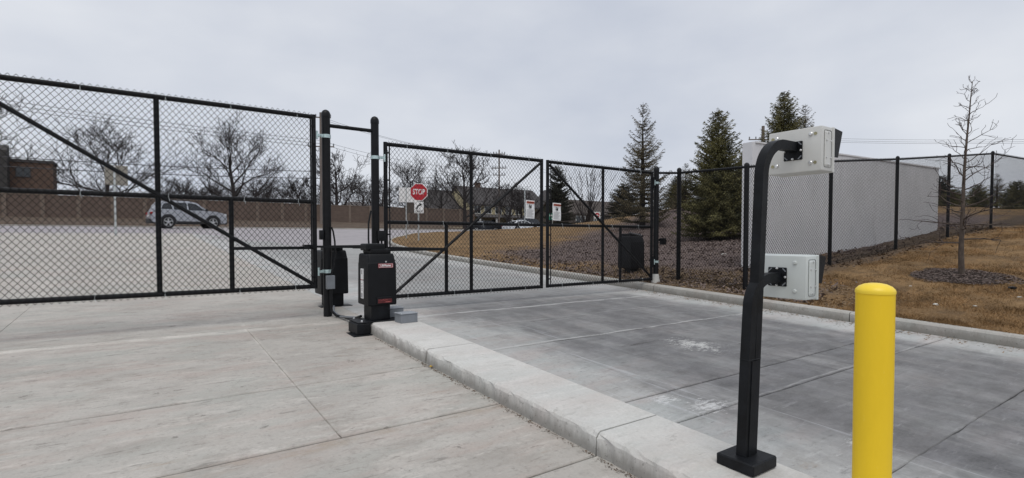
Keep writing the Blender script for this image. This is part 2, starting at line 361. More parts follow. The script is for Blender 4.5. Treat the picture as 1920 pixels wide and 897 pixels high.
# ------------------------------------------------------------------ mesh builder
class MB:
    def __init__(self): self.v = []; self.f = []
    def add(self, vs_, fs_):
        o = len(self.v); self.v.extend([tuple(p) for p in vs_]); self.f.extend([tuple(i + o for i in q) for q in fs_]); return self
    def box(self, lo, hi, m=None):
        (x0, y0, z0), (x1, y1, z1) = lo, hi
        vs_ = [Vector(p) for p in ((x0, y0, z0), (x1, y0, z0), (x1, y1, z0), (x0, y1, z0), (x0, y0, z1), (x1, y0, z1), (x1, y1, z1), (x0, y1, z1))]
        if m is not None: vs_ = [m @ p for p in vs_]
        return self.add(vs_, [(0, 3, 2, 1), (4, 5, 6, 7), (0, 1, 5, 4), (1, 2, 6, 5), (2, 3, 7, 6), (3, 0, 4, 7)])
    def rbox(self, lo, hi, b=.01, seg=2, m=None, taper=None):
        bm = bmesh.new(); bmesh.ops.create_cube(bm, size=1)
        c = [(lo[i] + hi[i]) / 2 for i in range(3)]; d = [hi[i] - lo[i] for i in range(3)]
        for p in bm.verts: p.co = Vector((c[0] + p.co.x * d[0], c[1] + p.co.y * d[1], c[2] + p.co.z * d[2]))
        if taper:
            for p in bm.verts: p.co = taper(p.co)
        bmesh.ops.bevel(bm, geom=bm.edges[:], offset=b, segments=seg, affect='EDGES', profile=.6)
        return self.from_bm(bm, m)
    def from_bm(self, bm, m=None):
        bm.verts.index_update()
        self.add([(m @ p.co if m is not None else p.co) for p in bm.verts], [[q.index for q in fc.verts] for fc in bm.faces]); bm.free(); return self
    def tube(self, pts, r, n=8, caps=True, square=False, up=None):
        pts = [Vector(p) for p in pts]; k = len(pts)
        rs = r if isinstance(r, (list, tuple)) else [r] * k
        rings = []; prev = None
        for i, p in enumerate(pts):
            a = pts[max(0, i - 1)]; b = pts[min(k - 1, i + 1)]
            t = (b - a)
            if t.length < 1e-9: t = Vector((0, 0, 1))
            t.normalize()
            if prev is None:
                u = Vector(up) if up else (Vector((0, 0, 1)) if abs(t.z) < .9 else Vector((0, 1, 0)))
            else: u = prev
            u = (u - t * u.dot(t)); u.normalize(); prev = u; w_ = t.cross(u)
            # mitre
            sc = 1.0
            if square:
                cs = [(1, 1), (-1, 1), (-1, -1), (1, -1)]
                rings.append([p + u * (rs[i] * a_) + w_ * (rs[i] * b_) for a_, b_ in cs])
            else:
                rings.append([p + (u * math.cos(2 * math.pi * j / n) + w_ * math.sin(2 * math.pi * j / n)) * rs[i] for j in range(n)])
        nn = 4 if square else n
        vs_ = [q for rg in rings for q in rg]; fs_ = []
        for i in range(k - 1):
            for j in range(nn):
                fs_.append((i * nn + j, i * nn + (j + 1) % nn, (i + 1) * nn + (j + 1) % nn, (i + 1) * nn + j))
        if caps:
            fs_.append(tuple(range(nn - 1, -1, -1))); fs_.append(tuple((k - 1) * nn + j for j in range(nn)))
        return self.add(vs_, fs_)
    def lathe(self, prof, c=(0, 0, 0), n=24, m=None):
        vs_ = []; fs_ = []
        for (r, z) in prof:
            for j in range(n):
                a = 2 * math.pi * j / n
                p = Vector((c[0] + r * math.cos(a), c[1] + r * math.sin(a), c[2] + z)); vs_.append(m @ p if m is not None else p)
        for i in range(len(prof) - 1):
            for j in range(n):
                fs_.append((i * n + j, i * n + (j + 1) % n, (i + 1) * n + (j + 1) % n, (i + 1) * n + j))
        fs_.append(tuple(range(n - 1, -1, -1))); fs_.append(tuple((len(prof) - 1) * n + j for j in range(n)))
        return self.add(vs_, fs_)
    def prism(self, poly, a, b, axis='y', m=None, bevel=0):
        "extrude a 2-D outline between a and b along an axis"
        k = len(poly); vs_ = []
        for q in (a, b):
            for (u, w_) in poly:
                p = Vector((u, q, w_)) if axis == 'y' else (Vector((q, u, w_)) if axis == 'x' else Vector((u, w_, q)))
                vs_.append(p)
        fs_ = [tuple(range(k)), tuple(range(2 * k - 1, k - 1, -1))] + [(i, i + k, (i + 1) % k + k, (i + 1) % k) for i in range(k)]
        if bevel:
            bm = bmesh.new(); bv = [bm.verts.new(p) for p in vs_]
            for q in fs_: bm.faces.new([bv[i] for i in q])
            bmesh.ops.recalc_face_normals(bm, faces=bm.faces[:])
            bmesh.ops.bevel(bm, geom=bm.edges[:], offset=bevel, segments=2, affect='EDGES', clamp_overlap=True)
            return self.from_bm(bm, m)
        return self.add([m @ p for p in vs_] if m is not None else vs_, fs_)
    def build(self, name, material, parent=None, smooth=False, kind=None, label=None):
        me = bpy.data.meshes.new(name); me.from_pydata(self.v, [], self.f); me.validate(); me.update()
        bm = bmesh.new(); bm.from_mesh(me)
        if len(bm.faces) < 60000: bmesh.ops.recalc_face_normals(bm, faces=bm.faces[:])
        bm.to_mesh(me); bm.free()
        return link(name, me, material, parent, smooth, kind, label)

def link(name, me, material, parent=None, smooth=False, kind=None, label=None):
    if material: me.materials.append(material)
    if smooth:
        me.polygons.foreach_set("use_smooth", [True] * len(me.polygons))
        try: me.set_sharp_from_angle(angle=R(35))
        except Exception: pass
    o = bpy.data.objects.new(name, me); COL.objects.link(o)
    if parent is not None:
        o.parent = parent; o.matrix_parent_inverse = WM[parent.name].inverted() if parent.name in WM else Matrix.Identity(4)
    WM[o.name] = Matrix.Identity(4)
    if kind: o["kind"] = kind
    if label: o["label"] = label
    return o
WM = {}
def thing(name, label, cat, loc=(0, 0, 0), group=None):
    o = bpy.data.objects.new(name, None); o.empty_display_size = .2; COL.objects.link(o)
    o.location = loc; o["label"] = label; o["category"] = cat
    if group: o["group"] = group
    WM[o.name] = Matrix.Translation(Vector(loc)); return o
def tag(o, label, cat, group=None):
    o["label"] = label; o["category"] = cat
    if group: o["group"] = group
    return o
def copy_thing(root, loc, rot=0, scale=1.0, label=None):
    c = root.copy(); COL.objects.link(c); c.location = loc; c.rotation_euler = (0, 0, rot)
    c.scale = scale if isinstance(scale, (tuple, list)) else (scale,) * 3
    if label: c["label"] = label
    for ch in list(root.children):
        d = ch.copy(); COL.objects.link(d); d.parent = c
        for g_ in list(ch.children):
            e = g_.copy(); COL.objects.link(e); e.parent = d
    return c
def text(body, material, parent, size, mtx, name="lettering", depth=.001, bold=0.0, sx=1.0):
    cu = bpy.data.curves.new(name, 'FONT'); cu.body = body; cu.size = size; cu.align_x = 'CENTER'; cu.align_y = 'CENTER'; cu.extrude = depth; cu.offset = bold; cu.resolution_u = 3
    t = bpy.data.objects.new("tmp_text", cu); COL.objects.link(t)
    dg = bpy.context.evaluated_depsgraph_get(); dg.update()
    me = bpy.data.meshes.new_from_object(t.evaluated_get(dg)); bpy.data.objects.remove(t)
    me.materials.clear()
    me.transform(mtx @ Matrix.Diagonal((sx, 1, 1, 1)))
    me.name = name
    return link(name, me, material, parent)
def facing(p, n=(0, -1, 0)):
    "matrix at p whose local XY plane faces direction n (x to the viewer's right)"
    n = Vector(n).normalized(); z = Vector((0, 0, 1)); x = z.cross(n).normalized(); y = n.cross(x)
    return Matrix.Translation(Vector(p)) @ Matrix((x, y, n)).transposed().to_4x4()
def np_mesh(name, verts, faces_n, nper, material, parent=None, kind=None):
    me = bpy.data.meshes.new(name); nv = len(verts); nf = len(faces_n) // nper
    me.vertices.add(nv); me.vertices.foreach_set("co", np.asarray(verts, np.float32).ravel())
    me.loops.add(nf * nper); me.loops.foreach_set("vertex_index", np.asarray(faces_n, np.int32))
    me.polygons.add(nf); me.polygons.foreach_set("loop_start", np.arange(0, nf * nper, nper, dtype=np.int32)); me.polygons.foreach_set("loop_total", np.full(nf, nper, np.int32))
    me.update(calc_edges=True); me.validate()
    return link(name, me, material, parent, False, kind)
rng = np.random.default_rng(7)
random.seed(11)

# ------------------------------------------------------------------ ground sheets
def sheet(name, xs, ys, zf, material, kind="structure"):
    xs = np.asarray(xs, float); ys = np.asarray(ys, float)
    Xg, Yg = np.meshgrid(xs, ys); Zg = zf(Xg, Yg)
    v = np.stack([Xg, Yg, Zg], -1).reshape(-1, 3); nx = len(xs)
    f = []
    for j in range(len(ys) - 1):
        for i in range(nx - 1):
            a = j * nx + i; f += [a, a + 1, a + nx + 1, a + nx]
    o = np_mesh(name, v, f, 4, material, None, kind)
    o.data.polygons.foreach_set("use_smooth", [True] * len(o.data.polygons)); return o
sheet("ground", [-3000, -400, -100, -30, 0, 30, 60, 100, 400, 3000], [-3000, -400, -30, 0, 33, 37, 43, 50, 60, 75, 120, 300, 3000], lambda x, y: s(np.clip(y, -30, 300)) - .25, M_GROUND)
# lawn: follows the kerb line, x measured from the kerb
vv = np.concatenate([np.arange(0, 14, .28), np.arange(14, 40, 1.0), np.arange(40, 90, 6)])
yy = np.concatenate([np.arange(-14, -2, 1.0), np.arange(-2, 12, .28), np.arange(12, 37.3, .6)])
Vg, Yg = np.meshgrid(vv, yy); Xg = kr(Yg) + .14 + Vg; Zg = lawn_z(Xg, Yg)
_d = np.clip(Vg / .6, 0, 1)
Zg = Zg + _d * .018 * (np.sin(Xg * 3.1 + 1.3 * Yg) * np.sin(Yg * 2.7 - Xg)) + _d * rng.normal(0, .008, Zg.shape)
_f = []; _nx = len(vv)
for j in range(len(yy) - 1):
    for i in range(_nx - 1):
        a = j * _nx + i; _f += [a, a + 1, a + _nx + 1, a + _nx]
lawn = np_mesh("lawn", np.stack([Xg, Yg, Zg], -1).reshape(-1, 3), _f, 4, M_LAWN, None, "structure")
lawn.data.polygons.foreach_set("use_smooth", [True] * len(lawn.data.polygons))
sheet("road", [-80, -40, -20, -10, 0, 10, 20, 30, 40, 80, 140], [21.5, 26, 30, 33, 35, 37, 40, 43, 46, 50.2], lambda x, y: s(y) - .012, M_ASPH)
sheet("verge", np.arange(-91, 150, 2.0), [50.2, 50.35, 52, 54, 56, 58, 60, 64, 70, 80, 100, 140], lambda x, y: np.where(y < 67, s(y) + (np.minimum(s(y), 1.8) - s(y)) * np.clip((x - 29) / 4, 0, 1), s(y)) + np.where(y > 50.3, .1, -.05) * np.clip((33 - x) / 4, 0, 1) + .05 * np.sin(x * .7 + y), M_VERGE)
road_kerb = MB()
for i in range(20):
    road_kerb.box((-60 + i * 6.0, 49.95, float(s(50)) - .1), (-54.02 + i * 6.0, 50.2, float(s(50)) + .12))
road_kerb.build("road_kerb", M_KERBR, None, kind="structure")

# driveway: base sheet with slabs on it
driveway = sheet("driveway", [-16, -4, 0, 4, 7.9], [-6, 0, 10, 20, 33, 36.9], lambda x, y: s(y) - .022, M_JOINT)
def yend(x): return 36.8 if x <= 3.9 else max(22.0, 36.8 - (x - 3.9) * 7.6)
def slab(poly, material, lat=None, lon=-.0026):
    "a cast slab: outline in plan, chamfered top, sides down to the base"
    c = Vector((sum(p[0] for p in poly) / len(poly), sum(p[1] for p in poly) / len(poly)))
    def inset(d):
        n = len(poly); lines = []
        for i in range(n):
            p1 = Vector(poly[i]); p2 = Vector(poly[(i + 1) % n]); e = (p2 - p1).normalized()
            dd = d + ((lat if lat is not None else (.0 if p1.y < 1.5 else (.004 if p1.y < 2.3 else .006))) if abs(e.x) > abs(e.y) else lon)
            lines.append((p1 + Vector((-e.y, e.x)) * dd, e))
        out = []
        for i in range(n):
            (p, e), (q, f) = lines[i - 1], lines[i]; den = e.x * f.y - e.y * f.x
            out.append(q if abs(den) < 1e-4 else p + e * (((q.x - p.x) * f.y - (q.y - p.y) * f.x) / den))
        return out
    n0 = len(poly); near = max(p[1] for p in poly) < 10 and min(p[1] for p in poly) > -2.5
    if near:
        dense = []
        for i in range(n0):
            a_, b_ = Vector(poly[i]), Vector(poly[(i + 1) % n0]); k_ = max(1, int((b_ - a_).length / .11))
            dense += [tuple(a_.lerp(b_, q / k_)) for q in range(k_)]
        jit = []; v = 0.0
        for _ in dense: v = .72 * v + random.gauss(0, .0028); jit.append(v + (random.uniform(.004, .012) if random.random() < .05 else 0))
        poly = dense
    n = len(poly); m_ = MB(); vs_ = []
    for d, dz in ((.003, -.06), (.003, -.006), (.008, 0.0)):
        for q, p in enumerate(inset(d)):
            if near and c.length < 999:
                e_ = Vector(poly[(q + 1) % n]) - Vector(poly[q]); f_ = 1.0 if abs(e_.x) > abs(e_.y) else .12
                p = p + (c - p).normalized() * (jit[q] * f_ * (1 if dz > -.01 else .6))
            vs_.append((p.x, p.y, float(s(p.y)) + dz))
    fs_ = [tuple(2 * n + i for i in range(n))]
    for r_ in range(2):
        for i in range(n): fs_.append((r_ * n + i, r_ * n + (i + 1) % n, (r_ + 1) * n + (i + 1) % n, (r_ + 1) * n + i))
    m_.add(vs_, fs_)
    return m_.build("concrete_slab", material, driveway)
rowsL = [-5, -2, 1.0, 2.05, 3.0, 4.1, 6.45]
for j in range(len(rowsL) - 1):
    y0, y1 = rowsL[j], rowsL[j + 1]
    xe = [-12, -8, -4.6, -1.22, .9, 2.0] if 2.9 < y0 < 7 else [-12, -8, -4.6, -1.22, 2.0]
    for i in range(len(xe) - 1):
        slab([(xe[i], y0), (xe[i + 1], y0), (xe[i + 1], y1), (xe[i], y1)], M_SLAB)
rowsR = [-5, -2, 1.08, 2.12, 2.56, 4.27, 6.2, 6.45]
for j in range(len(rowsR) - 1):
    y0, y1 = rowsR[j], rowsR[j + 1]
    if j == len(rowsR) - 2:
        slab([(2.5, y0), (7.8, y0), (7.8, y1), (2.5, y1)], M_SLABR); continue
    for a, b in ((2.5, 5.05), (5.05, 7.8)):
        slab([(a, y0), (b, y0), (b, y1), (a, y1)], M_SLABR)
slab([(2.0, 6.0), (2.5, 6.0), (2.5, 6.45), (2.0, 6.45)], M_SLAB)
rowsF = [6.45, 9.4, 12.4, 15.6, 18.8, 22.0, 25.5, 29.5, 33, 37]
for j in range(len(rowsF) - 1):
    y0, y1 = rowsF[j], rowsF[j + 1]
    for a, b, mt in ((-12, -8, M_SLAB), (-8, -4.6, M_SLAB), (-4.6, -1.25, M_SLAB), (-1.25, 2.25, M_SLAB), (2.25, 5.05, M_SLABR), (5.05, None, M_SLABR)):
        if b is None:
            if y0 >= 21.9: continue
            pl = [(a, y0)] + [(float(kr(q)) - .02, q) for q in np.linspace(y0, y1, 4)] + [(a, y1)]
            slab(pl, mt); continue
        ya, yb = min(y1, yend(a)), min(y1, yend(b))
        if yb <= y0 + .3: 
            if ya > y0 + .8: slab([(a, y0), (a + (b - a) * .75, y0), (a, ya)], mt)
            continue
        slab([(a, y0), (b, y0), (b, yb), (a, ya)], mt)
# stop line painted where the concrete meets the asphalt
MB().add([(2.4, 22.4, float(s(22.4)) + .004), (8.9, 22.4, float(s(22.4)) + .004), (9.0, 22.75, float(s(22.75)) + .004), (2.4, 22.75, float(s(22.75)) + .004)], [(0, 1, 2, 3)]).build("stop_line", M_WHITE, None, kind="structure")

# kerb along the lawn
kerb = thing("kerb", "", ""); del kerb["label"]; del kerb["category"]; kerb["kind"] = "structure"
def kerb_run(ps, h=.13, wd=.16, material=M_KERBR):
    n = len(ps); vs_ = []; fs_ = []
    prof = [(-.012, -.08), (.0, h - .025), (.02, h - .004), (wd - .02, h), (wd, h - .02), (wd, -.08)]
    for i in range(n):
        p = Vector(ps[i]); t = (Vector(ps[min(n - 1, i + 1)]) - Vector(ps[max(0, i - 1)])).normalized(); nr = Vector((t.y, -t.x))
        for (o_, z_) in prof:
            q = p + nr * o_; vs_.append((q.x, q.y, float(s(p.y)) + z_))
    k = len(prof)
    for i in range(n - 1):
        for j in range(k - 1): fs_.append((i * k + j, i * k + j + 1, (i + 1) * k + j + 1, (i + 1) * k + j))
    fs_.append(tuple(range(k))); fs_.append(tuple((n - 1) * k + j for j in range(k)))
    MB().add(vs_, fs_).build("kerb_section", material, kerb)
ky = [-6, -3, 0, 3.2, 6.55, 9.6, 12.6, 15.6, 18.6, 21.6, 24.6, 27.6, 30.6, 33.6, 37.0]
for a, b in zip(ky[:-1], ky[1:]):
    kerb_run([(float(kr(q)), q) for q in np.linspace(a + .006, b - .006, 6)])
for i in range(10):
    kerb_run([(16.9 + i * 4 + .006, 37.05), (20.9 + i * 4 - .006, 37.05)], wd=.2)

# traffic island
island = thing("traffic_island", "", ""); del island["label"]; del island["category"]; island["kind"] = "structure"
def island_section(y0, y1):
    m_ = MB(); h = .125; prof = [(1.985, -.05), (1.992, h - .03), (2.0, h - .012), (2.018, h), (2.48, h), (2.5, h - .015), (2.505, -.05)]
    vs_ = []; k = len(prof); n = 40
    for i in range(n + 1):
        y = y0 + (y1 - y0) * i / n
        for q, (x, z) in enumerate(prof):
            e = (random.gauss(0, .0028) + (random.uniform(.004, .012) if random.random() < .12 else 0)) if q in (1, 2, 3) else 0
            vs_.append((x + e, y, float(s(y)) + z + e * .5))
    fs_ = [(i * k + j, i * k + j + 1, (i + 1) * k + j + 1, (i + 1) * k + j) for i in range(n) for j in range(k - 1)]
    fs_ += [tuple(range(k)), tuple(n * k + j for j in range(k))]
    m_.add(vs_, fs_).build("kerb_section", M_KERB, island)
for a, b in ((-3, -.6), (-.6, 2.05), (2.05, 4.17), (4.17, 6.0)): island_section(a + .005, b - .005)

# ------------------------------------------------------------------ chain link
def wire_prisms(P0, P1, r):
    "three-sided wire for every segment P0->P1"
    d = P1 - P0; L = np.linalg.norm(d, axis=1, keepdims=True); d = d / L
    ref = np.where(np.abs(d[:, 2:3]) < .9, np.array([[0, 0, 1.0]]), np.array([[1.0, 0, 0]]))
    u = np.cross(d, ref); u /= np.linalg.norm(u, axis=1, keepdims=True); w_ = np.cross(d, u)
    n = len(P0); V = np.zeros((n, 6, 3))
    for k in range(3):
        a = 2 * math.pi * k / 3; off = (u * math.cos(a) + w_ * math.sin(a)) * r
        V[:, k] = P0 + off; V[:, 3 + k] = P1 + off
    base = (np.arange(n) * 6)[:, None]
    Fq = np.concatenate([base + np.array([[0, 1, 4, 3]]), base + np.array([[1, 2, 5, 4]]), base + np.array([[2, 0, 3, 5]])], 1)
    return V.reshape(-1, 3), Fq.ravel()
def chain_link(A, B, zb0, zb1, height, parent, r=.0026, p=.0302, pz=.036, name="wire_mesh", tip=.042):
    A = np.array(A[:2], float); B = np.array(B[:2], float); L = np.linalg.norm(B - A); dirv = (B - A) / L; nrm = np.array([-dirv[1], dirv[0]])
    n = int(L / p); m_ = int(round((height + 2 * tip) / pz)); p0 = []; p1 = []
    i = np.arange(n)[:, None]; k = np.arange(m_ + 1)[None, :]
    par = (k + i) % 2
    u = (i + par) * p + np.random.default_rng(n).normal(0, .0012, (n, m_ + 1)); zb = zb0 + (zb1 - zb0) * np.clip(u / L, 0, 1)
    z = zb - tip + k * (height + 2 * tip) / m_; off = np.where(par == 0, -.002, .002)
    P = np.stack([A[0] + dirv[0] * u + nrm[0] * off, A[1] + dirv[1] * u + nrm[1] * off, z], -1)
    V, Fq = wire_prisms(P[:, :-1].reshape(-1, 3), P[:, 1:].reshape(-1, 3), r)
    return np_mesh(name, V, Fq, 4, M_BLKM, parent, "stuff")

# ------------------------------------------------------------------ swing gates
GY = 6.8
def gate_leaf(label, xh, xf, zb, zt, zm, fulls, short, diag, strap_z, group="black chain link gate leaves"):
    "xh hinge side, xf free side"
    t = thing("swing_gate", label, "gate", (xh, GY, zb), group)
    r = .027; a, b = min(xh, xf), max(xh, xf)
    for nm, z in (("top_rail", zt), ("middle_rail", zm), ("bottom_rail", zb)):
        MB().tube([(a, GY, z), (b, GY, z)], r if nm != "middle_rail" else .025, 12).build(nm, M_BLK, t, True)
    for x in (xh, xf): MB().tube([(x, GY, zb - r), (x, GY, zt + r)], .0275, 12).build("end_upright", M_BLK, t, True)
    for x in fulls: MB().tube([(x, GY + .001, zb), (x, GY + .001, zt)], .026, 12).build("upright", M_BLK, t, True)
    MB().tube([(short, GY, zb), (short, GY, zm)], .026, 12).build("short_upright", M_BLK, t, True)
    (xa, za), (xb_, zb_) = diag
    MB().tube([(xa, GY - .012, za), (xb_, GY - .012, zb_)], .022, 10).build("diagonal_brace", M_BLK, t, True)
    sg = 1 if xh > xf else -1
    for x in (xh - sg * .045, xf + sg * .045):
        MB().box((x - .009, GY - .032, zb + .03), (x + .009, GY - .026, zt - .03)).build("tension_bar", M_BLK, t)
        for q in range(6):
            z = zb + .12 + q * (zt - zb - .24) / 5; x2 = xh if abs(x - xh) < .1 else xf
            MB().box((min(x, x2) - .006, GY - .036, z - .011), (max(x, x2) + .006, GY - .0325, z + .011)).build("tension_band", M_BLK, t)
    x0, x1 = short, xh
    if strap_z: MB().box((min(x0, x1), GY - .034, strap_z - .018), (max(x0, x1), GY - .0275, strap_z + .018)).build("operator_bar", M_BLK, t)
    chain_link((a + .03, GY - .03), (b - .03, GY - .03), zb, zb, zt - zb, t)
    # tie wires: short pale twists round the rails
    for nm, z in (("t", zt), ("m", zm), ("b", zb)):
        x = a + .3
        while x < b - .1:
            tw = MB(); ring = [(x + .006 * math.sin(q), GY + math.cos(q) * .031, z + math.sin(q) * .031) for q in np.linspace(0, 2 * math.pi, 9)]
            tw.tube(ring, .0022, 3, False); tw.tube([(x, GY - .031, z), (x + .012, GY - .035, z - .055)], .002, 3, False)
            tw.build("tie_wire", M_GALV, t); x += random.uniform(.55, .75)
    return t
gl = gate_leaf("nearest chain link gate leaf, at left, with the silver car seen through it", 1.735, -1.46, .655, 2.765, 1.712, [.115], .81, ((1.70, .69), (-1.44, 2.74)), 1.14)
g1 = gate_leaf("middle chain link gate leaf with a rising brace, stop sign seen through it", 2.665, 5.335, .46, 2.525, 1.475, [4.0], 3.58, ((2.76, .49), (5.31, 2.49)), 1.10)
g2 = gate_leaf("farthest chain link gate leaf with a falling brace, beside the post at the right kerb", 8.04, 5.46, .465, 2.52, 1.475, [6.73], 7.18, ((5.49, 2.47), (8.0, .52)), None)

def warning_sign(px, py, label):
    p = on_y(px, py, GY - .045); t = thing("warning_sign", label, "sign", tuple(p), "warning signs wired to the gates")
    m = facing(p, (0, -1, 0)) @ Matrix.Rotation(R(-2), 4, 'Z'); wd, hg = .088, .145
    pts = []
    mb = MB(); nx, ny = 5, 7
    f_ = lambda i, j: m @ Vector((-wd + 2 * wd * i / nx, -hg + 2 * hg * j / ny, .006 * math.sin(i * 1.3 + j * .8)))
    vs_ = [f_(i, j) for j in range(ny + 1) for i in range(nx + 1)]; vs_ += [v + Vector((0, .003, 0)) for v in vs_]
    o_ = (nx + 1) * (ny + 1); fs_ = []
    for j in range(ny):
        for i in range(nx):
            a = j * (nx + 1) + i; fs_ += [(a, a + 1, a + nx + 2, a + nx + 1), (a + o_, a + nx + 1 + o_, a + nx + 2 + o_, a + 1 + o_)]
    ring = [i for i in range(nx + 1)] + [(j + 1) * (nx + 1) - 1 for j in range(1, ny + 1)] + [ny * (nx + 1) + i for i in range(nx - 1, -1, -1)] + [j * (nx + 1) for j in range(ny - 1, 0, -1)]
    for a, b in zip(ring, ring[1:] + ring[:1]): fs_.append((a, a + o_, b + o_, b))
    mb.add(vs_, fs_).build("plate", M_WHITE, t)
    MB().box((-.075, .095, .008), (.075, .128, .0095), m).build("header_band", M_ORANGE, t)
    text("WARNING", M_INK, t, .031, m @ Matrix.Translation((0, .111, .0105)), bold=.0006)
    pic = MB(); pic.box((.004, .02, .008), (.02, .075, .0095), m); pic.box((-.03, .035, .008), (.003, .05, .0095), m); pic.lathe([(.011, .008), (.011, .0095)], (-.018, .066, 0), 10, m); pic.box((-.012, .012, .008), (-.002, .034, .0095), m)
    pic.build("pictogram", M_INK, t)
    ln = MB()
    for q in range(7): ln.box((-.068, -.012 - q * .018, .008), (.068 - (q % 3) * .018, -.007 - q * .018, .0092), m)
    ln.build("small_print", M_INKG, t)
warning_sign(994, 393, "white warning sign with orange header on the middle gate leaf, left of the gap")
warning_sign(1044, 397.5, "white warning sign with orange header on the farthest gate leaf, right of the gap")

# ------------------------------------------------------------------ gate posts
gf = thing("gate_portal", "two tall black gate posts joined by a high crossbar beside the operator boxes", "gate posts", (1.88, GY, .27))
def dome_post(x, y, z0, z1, r, parent):
    MB().tube([(x, y, z0), (x, y, z1)], r, 20).build("post", M_BLK, parent, True)
    MB().lathe([(r * 1.08, -.02), (r * 1.08, .02), (r * .98, .04), (r * .7, .062), (r * .25, .074)], (x, y, z1), 20).build("post_cap", M_BLK, parent, True)
dome_post(1.885, GY, .2, 2.80, .052, gf); dome_post(2.52, GY, .2, 2.80, .052, gf)
MB().tube([(1.885, GY, 2.68), (2.52, GY, 2.68)], .024, 12).build("crossbar", M_BLK, gf, True)
def hinge(x_post, x_gate, z, parent, r=.052, y=GY):
    sg = 1 if x_gate > x_post else -1
    h = MB()
    h.lathe([(r + .006, -.022), (r + .006, .022)], (x_post, y, z), 20)
    h.build("hinge_strap", M_ZINC, parent, True)
    k = MB(); k.box((min(x_post + sg * .05, x_gate - sg * .02), y - .05, z - .016), (max(x_post + sg * .05, x_gate - sg * .02), y - .038, z + .016)); k.tube([(x_gate - sg * .03, y - .045, z - .05), (x_gate - sg * .03, y - .045, z + .05)], .013, 8); k.tube([(x_post + sg * .075, y - .07, z), (x_post + sg * .075, y + .07, z)], .009, 6)
    k.build("hinge_pin", M_ZINC, parent)
    MB().box((x_gate - .012, y - .055, z - .11), (x_gate + .012, y - .028, z + .11)).build("hinge_plate", M_BLK, parent)
hinge(1.885, 1.735, 2.54, gf); hinge(1.885, 1.735, .84, gf); hinge(2.52, 2.665, 2.33, gf); hinge(2.52, 2.665, .62, gf)
# lock pocket on the right post of the frame
bx = MB(); bx.rbox((2.52, GY - .1, 1.22), (2.63, GY - .052, 1.36), .01); bx.tube([(2.575, GY - .075, 1.22), (2.575, GY - .075, .9)], .014, 8); bx.build("junction_fitting", M_BLK, gf, True)
MB().rbox((1.79, GY - .05, 1.24), (1.834, GY + .03, 1.36), .01).build("lock_pocket", M_BLK, gf, True)
rp_ = thing("gate_post", "single black gate post with silver hinge bands standing at the right-hand kerb", "gate post", (8.17, GY, .38))
dome_post(8.17, GY, .3, 2.58, .052, rp_); hinge(8.17, 8.04, 2.33, rp_); hinge(8.17, 8.04, .8, rp_)
MB().lathe([(.11, -.1), (.1, .0), (.07, .12), (.058, .2)], (8.17, GY, .36), 12).build("concrete_footing", M_KERB, rp_, True)
lb = MB(); lb.box((8.2, GY - .03, 1.2), (8.34, GY + .0, 1.245)); lb.rbox((8.31, GY - .05, 1.13), (8.42, GY + .03, 1.26), .008); lb.build("latch_box", M_BLK, rp_)

# ------------------------------------------------------------------ gate operators
def operator_body(t, x0, x1, y0, y1, z0, z1, cap=True):
    c = Vector(((x0 + x1) / 2, (y0 + y1) / 2, 0))
    def tp(p):
        f = 1.0 if p.z < (z0 + z1) / 2 else .975
        return Vector((c.x + (p.x - c.x) * f, c.y + (p.y - c.y) * f, p.z))
    zs = z0 + (z1 - z0) * .82
    MB().rbox((x0, y0, z0), (x1, y1, zs), .022, 3, taper=tp).build("cover", M_BLKP, t, True)
    xx0, xx1, yy0, yy1 = c.x + (x0 - c.x) * .975, c.x + (x1 - c.x) * .975, c.y + (y0 - c.y) * .975, c.y + (y1 - c.y) * .975
    def tp2(p):
        f = 1.0 if p.z < (zs + z1) / 2 else .92
        return Vector((c.x + (p.x - c.x) * f, c.y + .04 * (1 - f) / .14 + (p.y - c.y) * f, p.z))
    MB().rbox((xx0, yy0, zs - .03), (xx1, yy1, z1 - .01), .026, 3, taper=tp2).build("sloping_shoulder", M_BLKP, t, True)
    return c
op = thing("gate_operator", "nearer black gate operator with red brand label, bolted to the end of the concrete island", "gate operator", (2.13, 5.72, .34))
c = operator_body(op, 1.97, 2.30, 5.55, 5.90, .515, 1.10)
MB().rbox((2.02, 5.60, 1.09), (2.25, 5.86, 1.14), .012).build("top_lid", M_BLKP, op, True)
MB().lathe([(.055, 0), (.055, .05), (.03, .06)], (2.10, 5.74, 1.09), 16).build("output_hub", M_BLK, op, True)
arm = MB(); a0, a1 = Vector((2.10, 5.74, 1.165)), Vector((1.66, GY - .1, 1.155)); dv = (a1 - a0).normalized(); sd = Vector((-dv.y, dv.x, 0)) * .028
arm.add([a0 + sd + Vector((0, 0, -.02)), a0 - sd + Vector((0, 0, -.02)), a1 - sd + Vector((0, 0, -.012)), a1 + sd + Vector((0, 0, -.012)), a0 + sd + Vector((0, 0, .02)), a0 - sd + Vector((0, 0, .02)), a1 - sd + Vector((0, 0, .012)), a1 + sd + Vector((0, 0, .012))], [(0, 1, 2, 3), (4, 7, 6, 5), (0, 4, 5, 1), (1, 5, 6, 2), (2, 6, 7, 3), (3, 7, 4, 0)])
arm.rbox((1.98, 5.63, 1.12), (2.2, 5.84, 1.20), .02); arm.box((1.58, GY - .13, 1.125), (1.68, GY - .03, 1.18)); arm.build("drive_arm", M_BLK, op)
pm = MB(); pm.rbox((2.02, 5.59, .352), (2.235, 5.84, .52), .006, 1); pm.build("pedestal", M_BLKB, op)
MB().rbox((1.85, 5.52, .340), (2.37, 5.86, .352), .003, 1).build("base_plate", M_BLKB, op)
MB().rbox((1.83, 5.50, .225), (1.975, 5.80, .339), .006, 1).build("kerb_bracket", M_BLKB, op)
MB().rbox((1.78, 5.46, .214), (1.985, 5.84, .2245), .003, 1).build("foot_plate", M_BLKB, op)
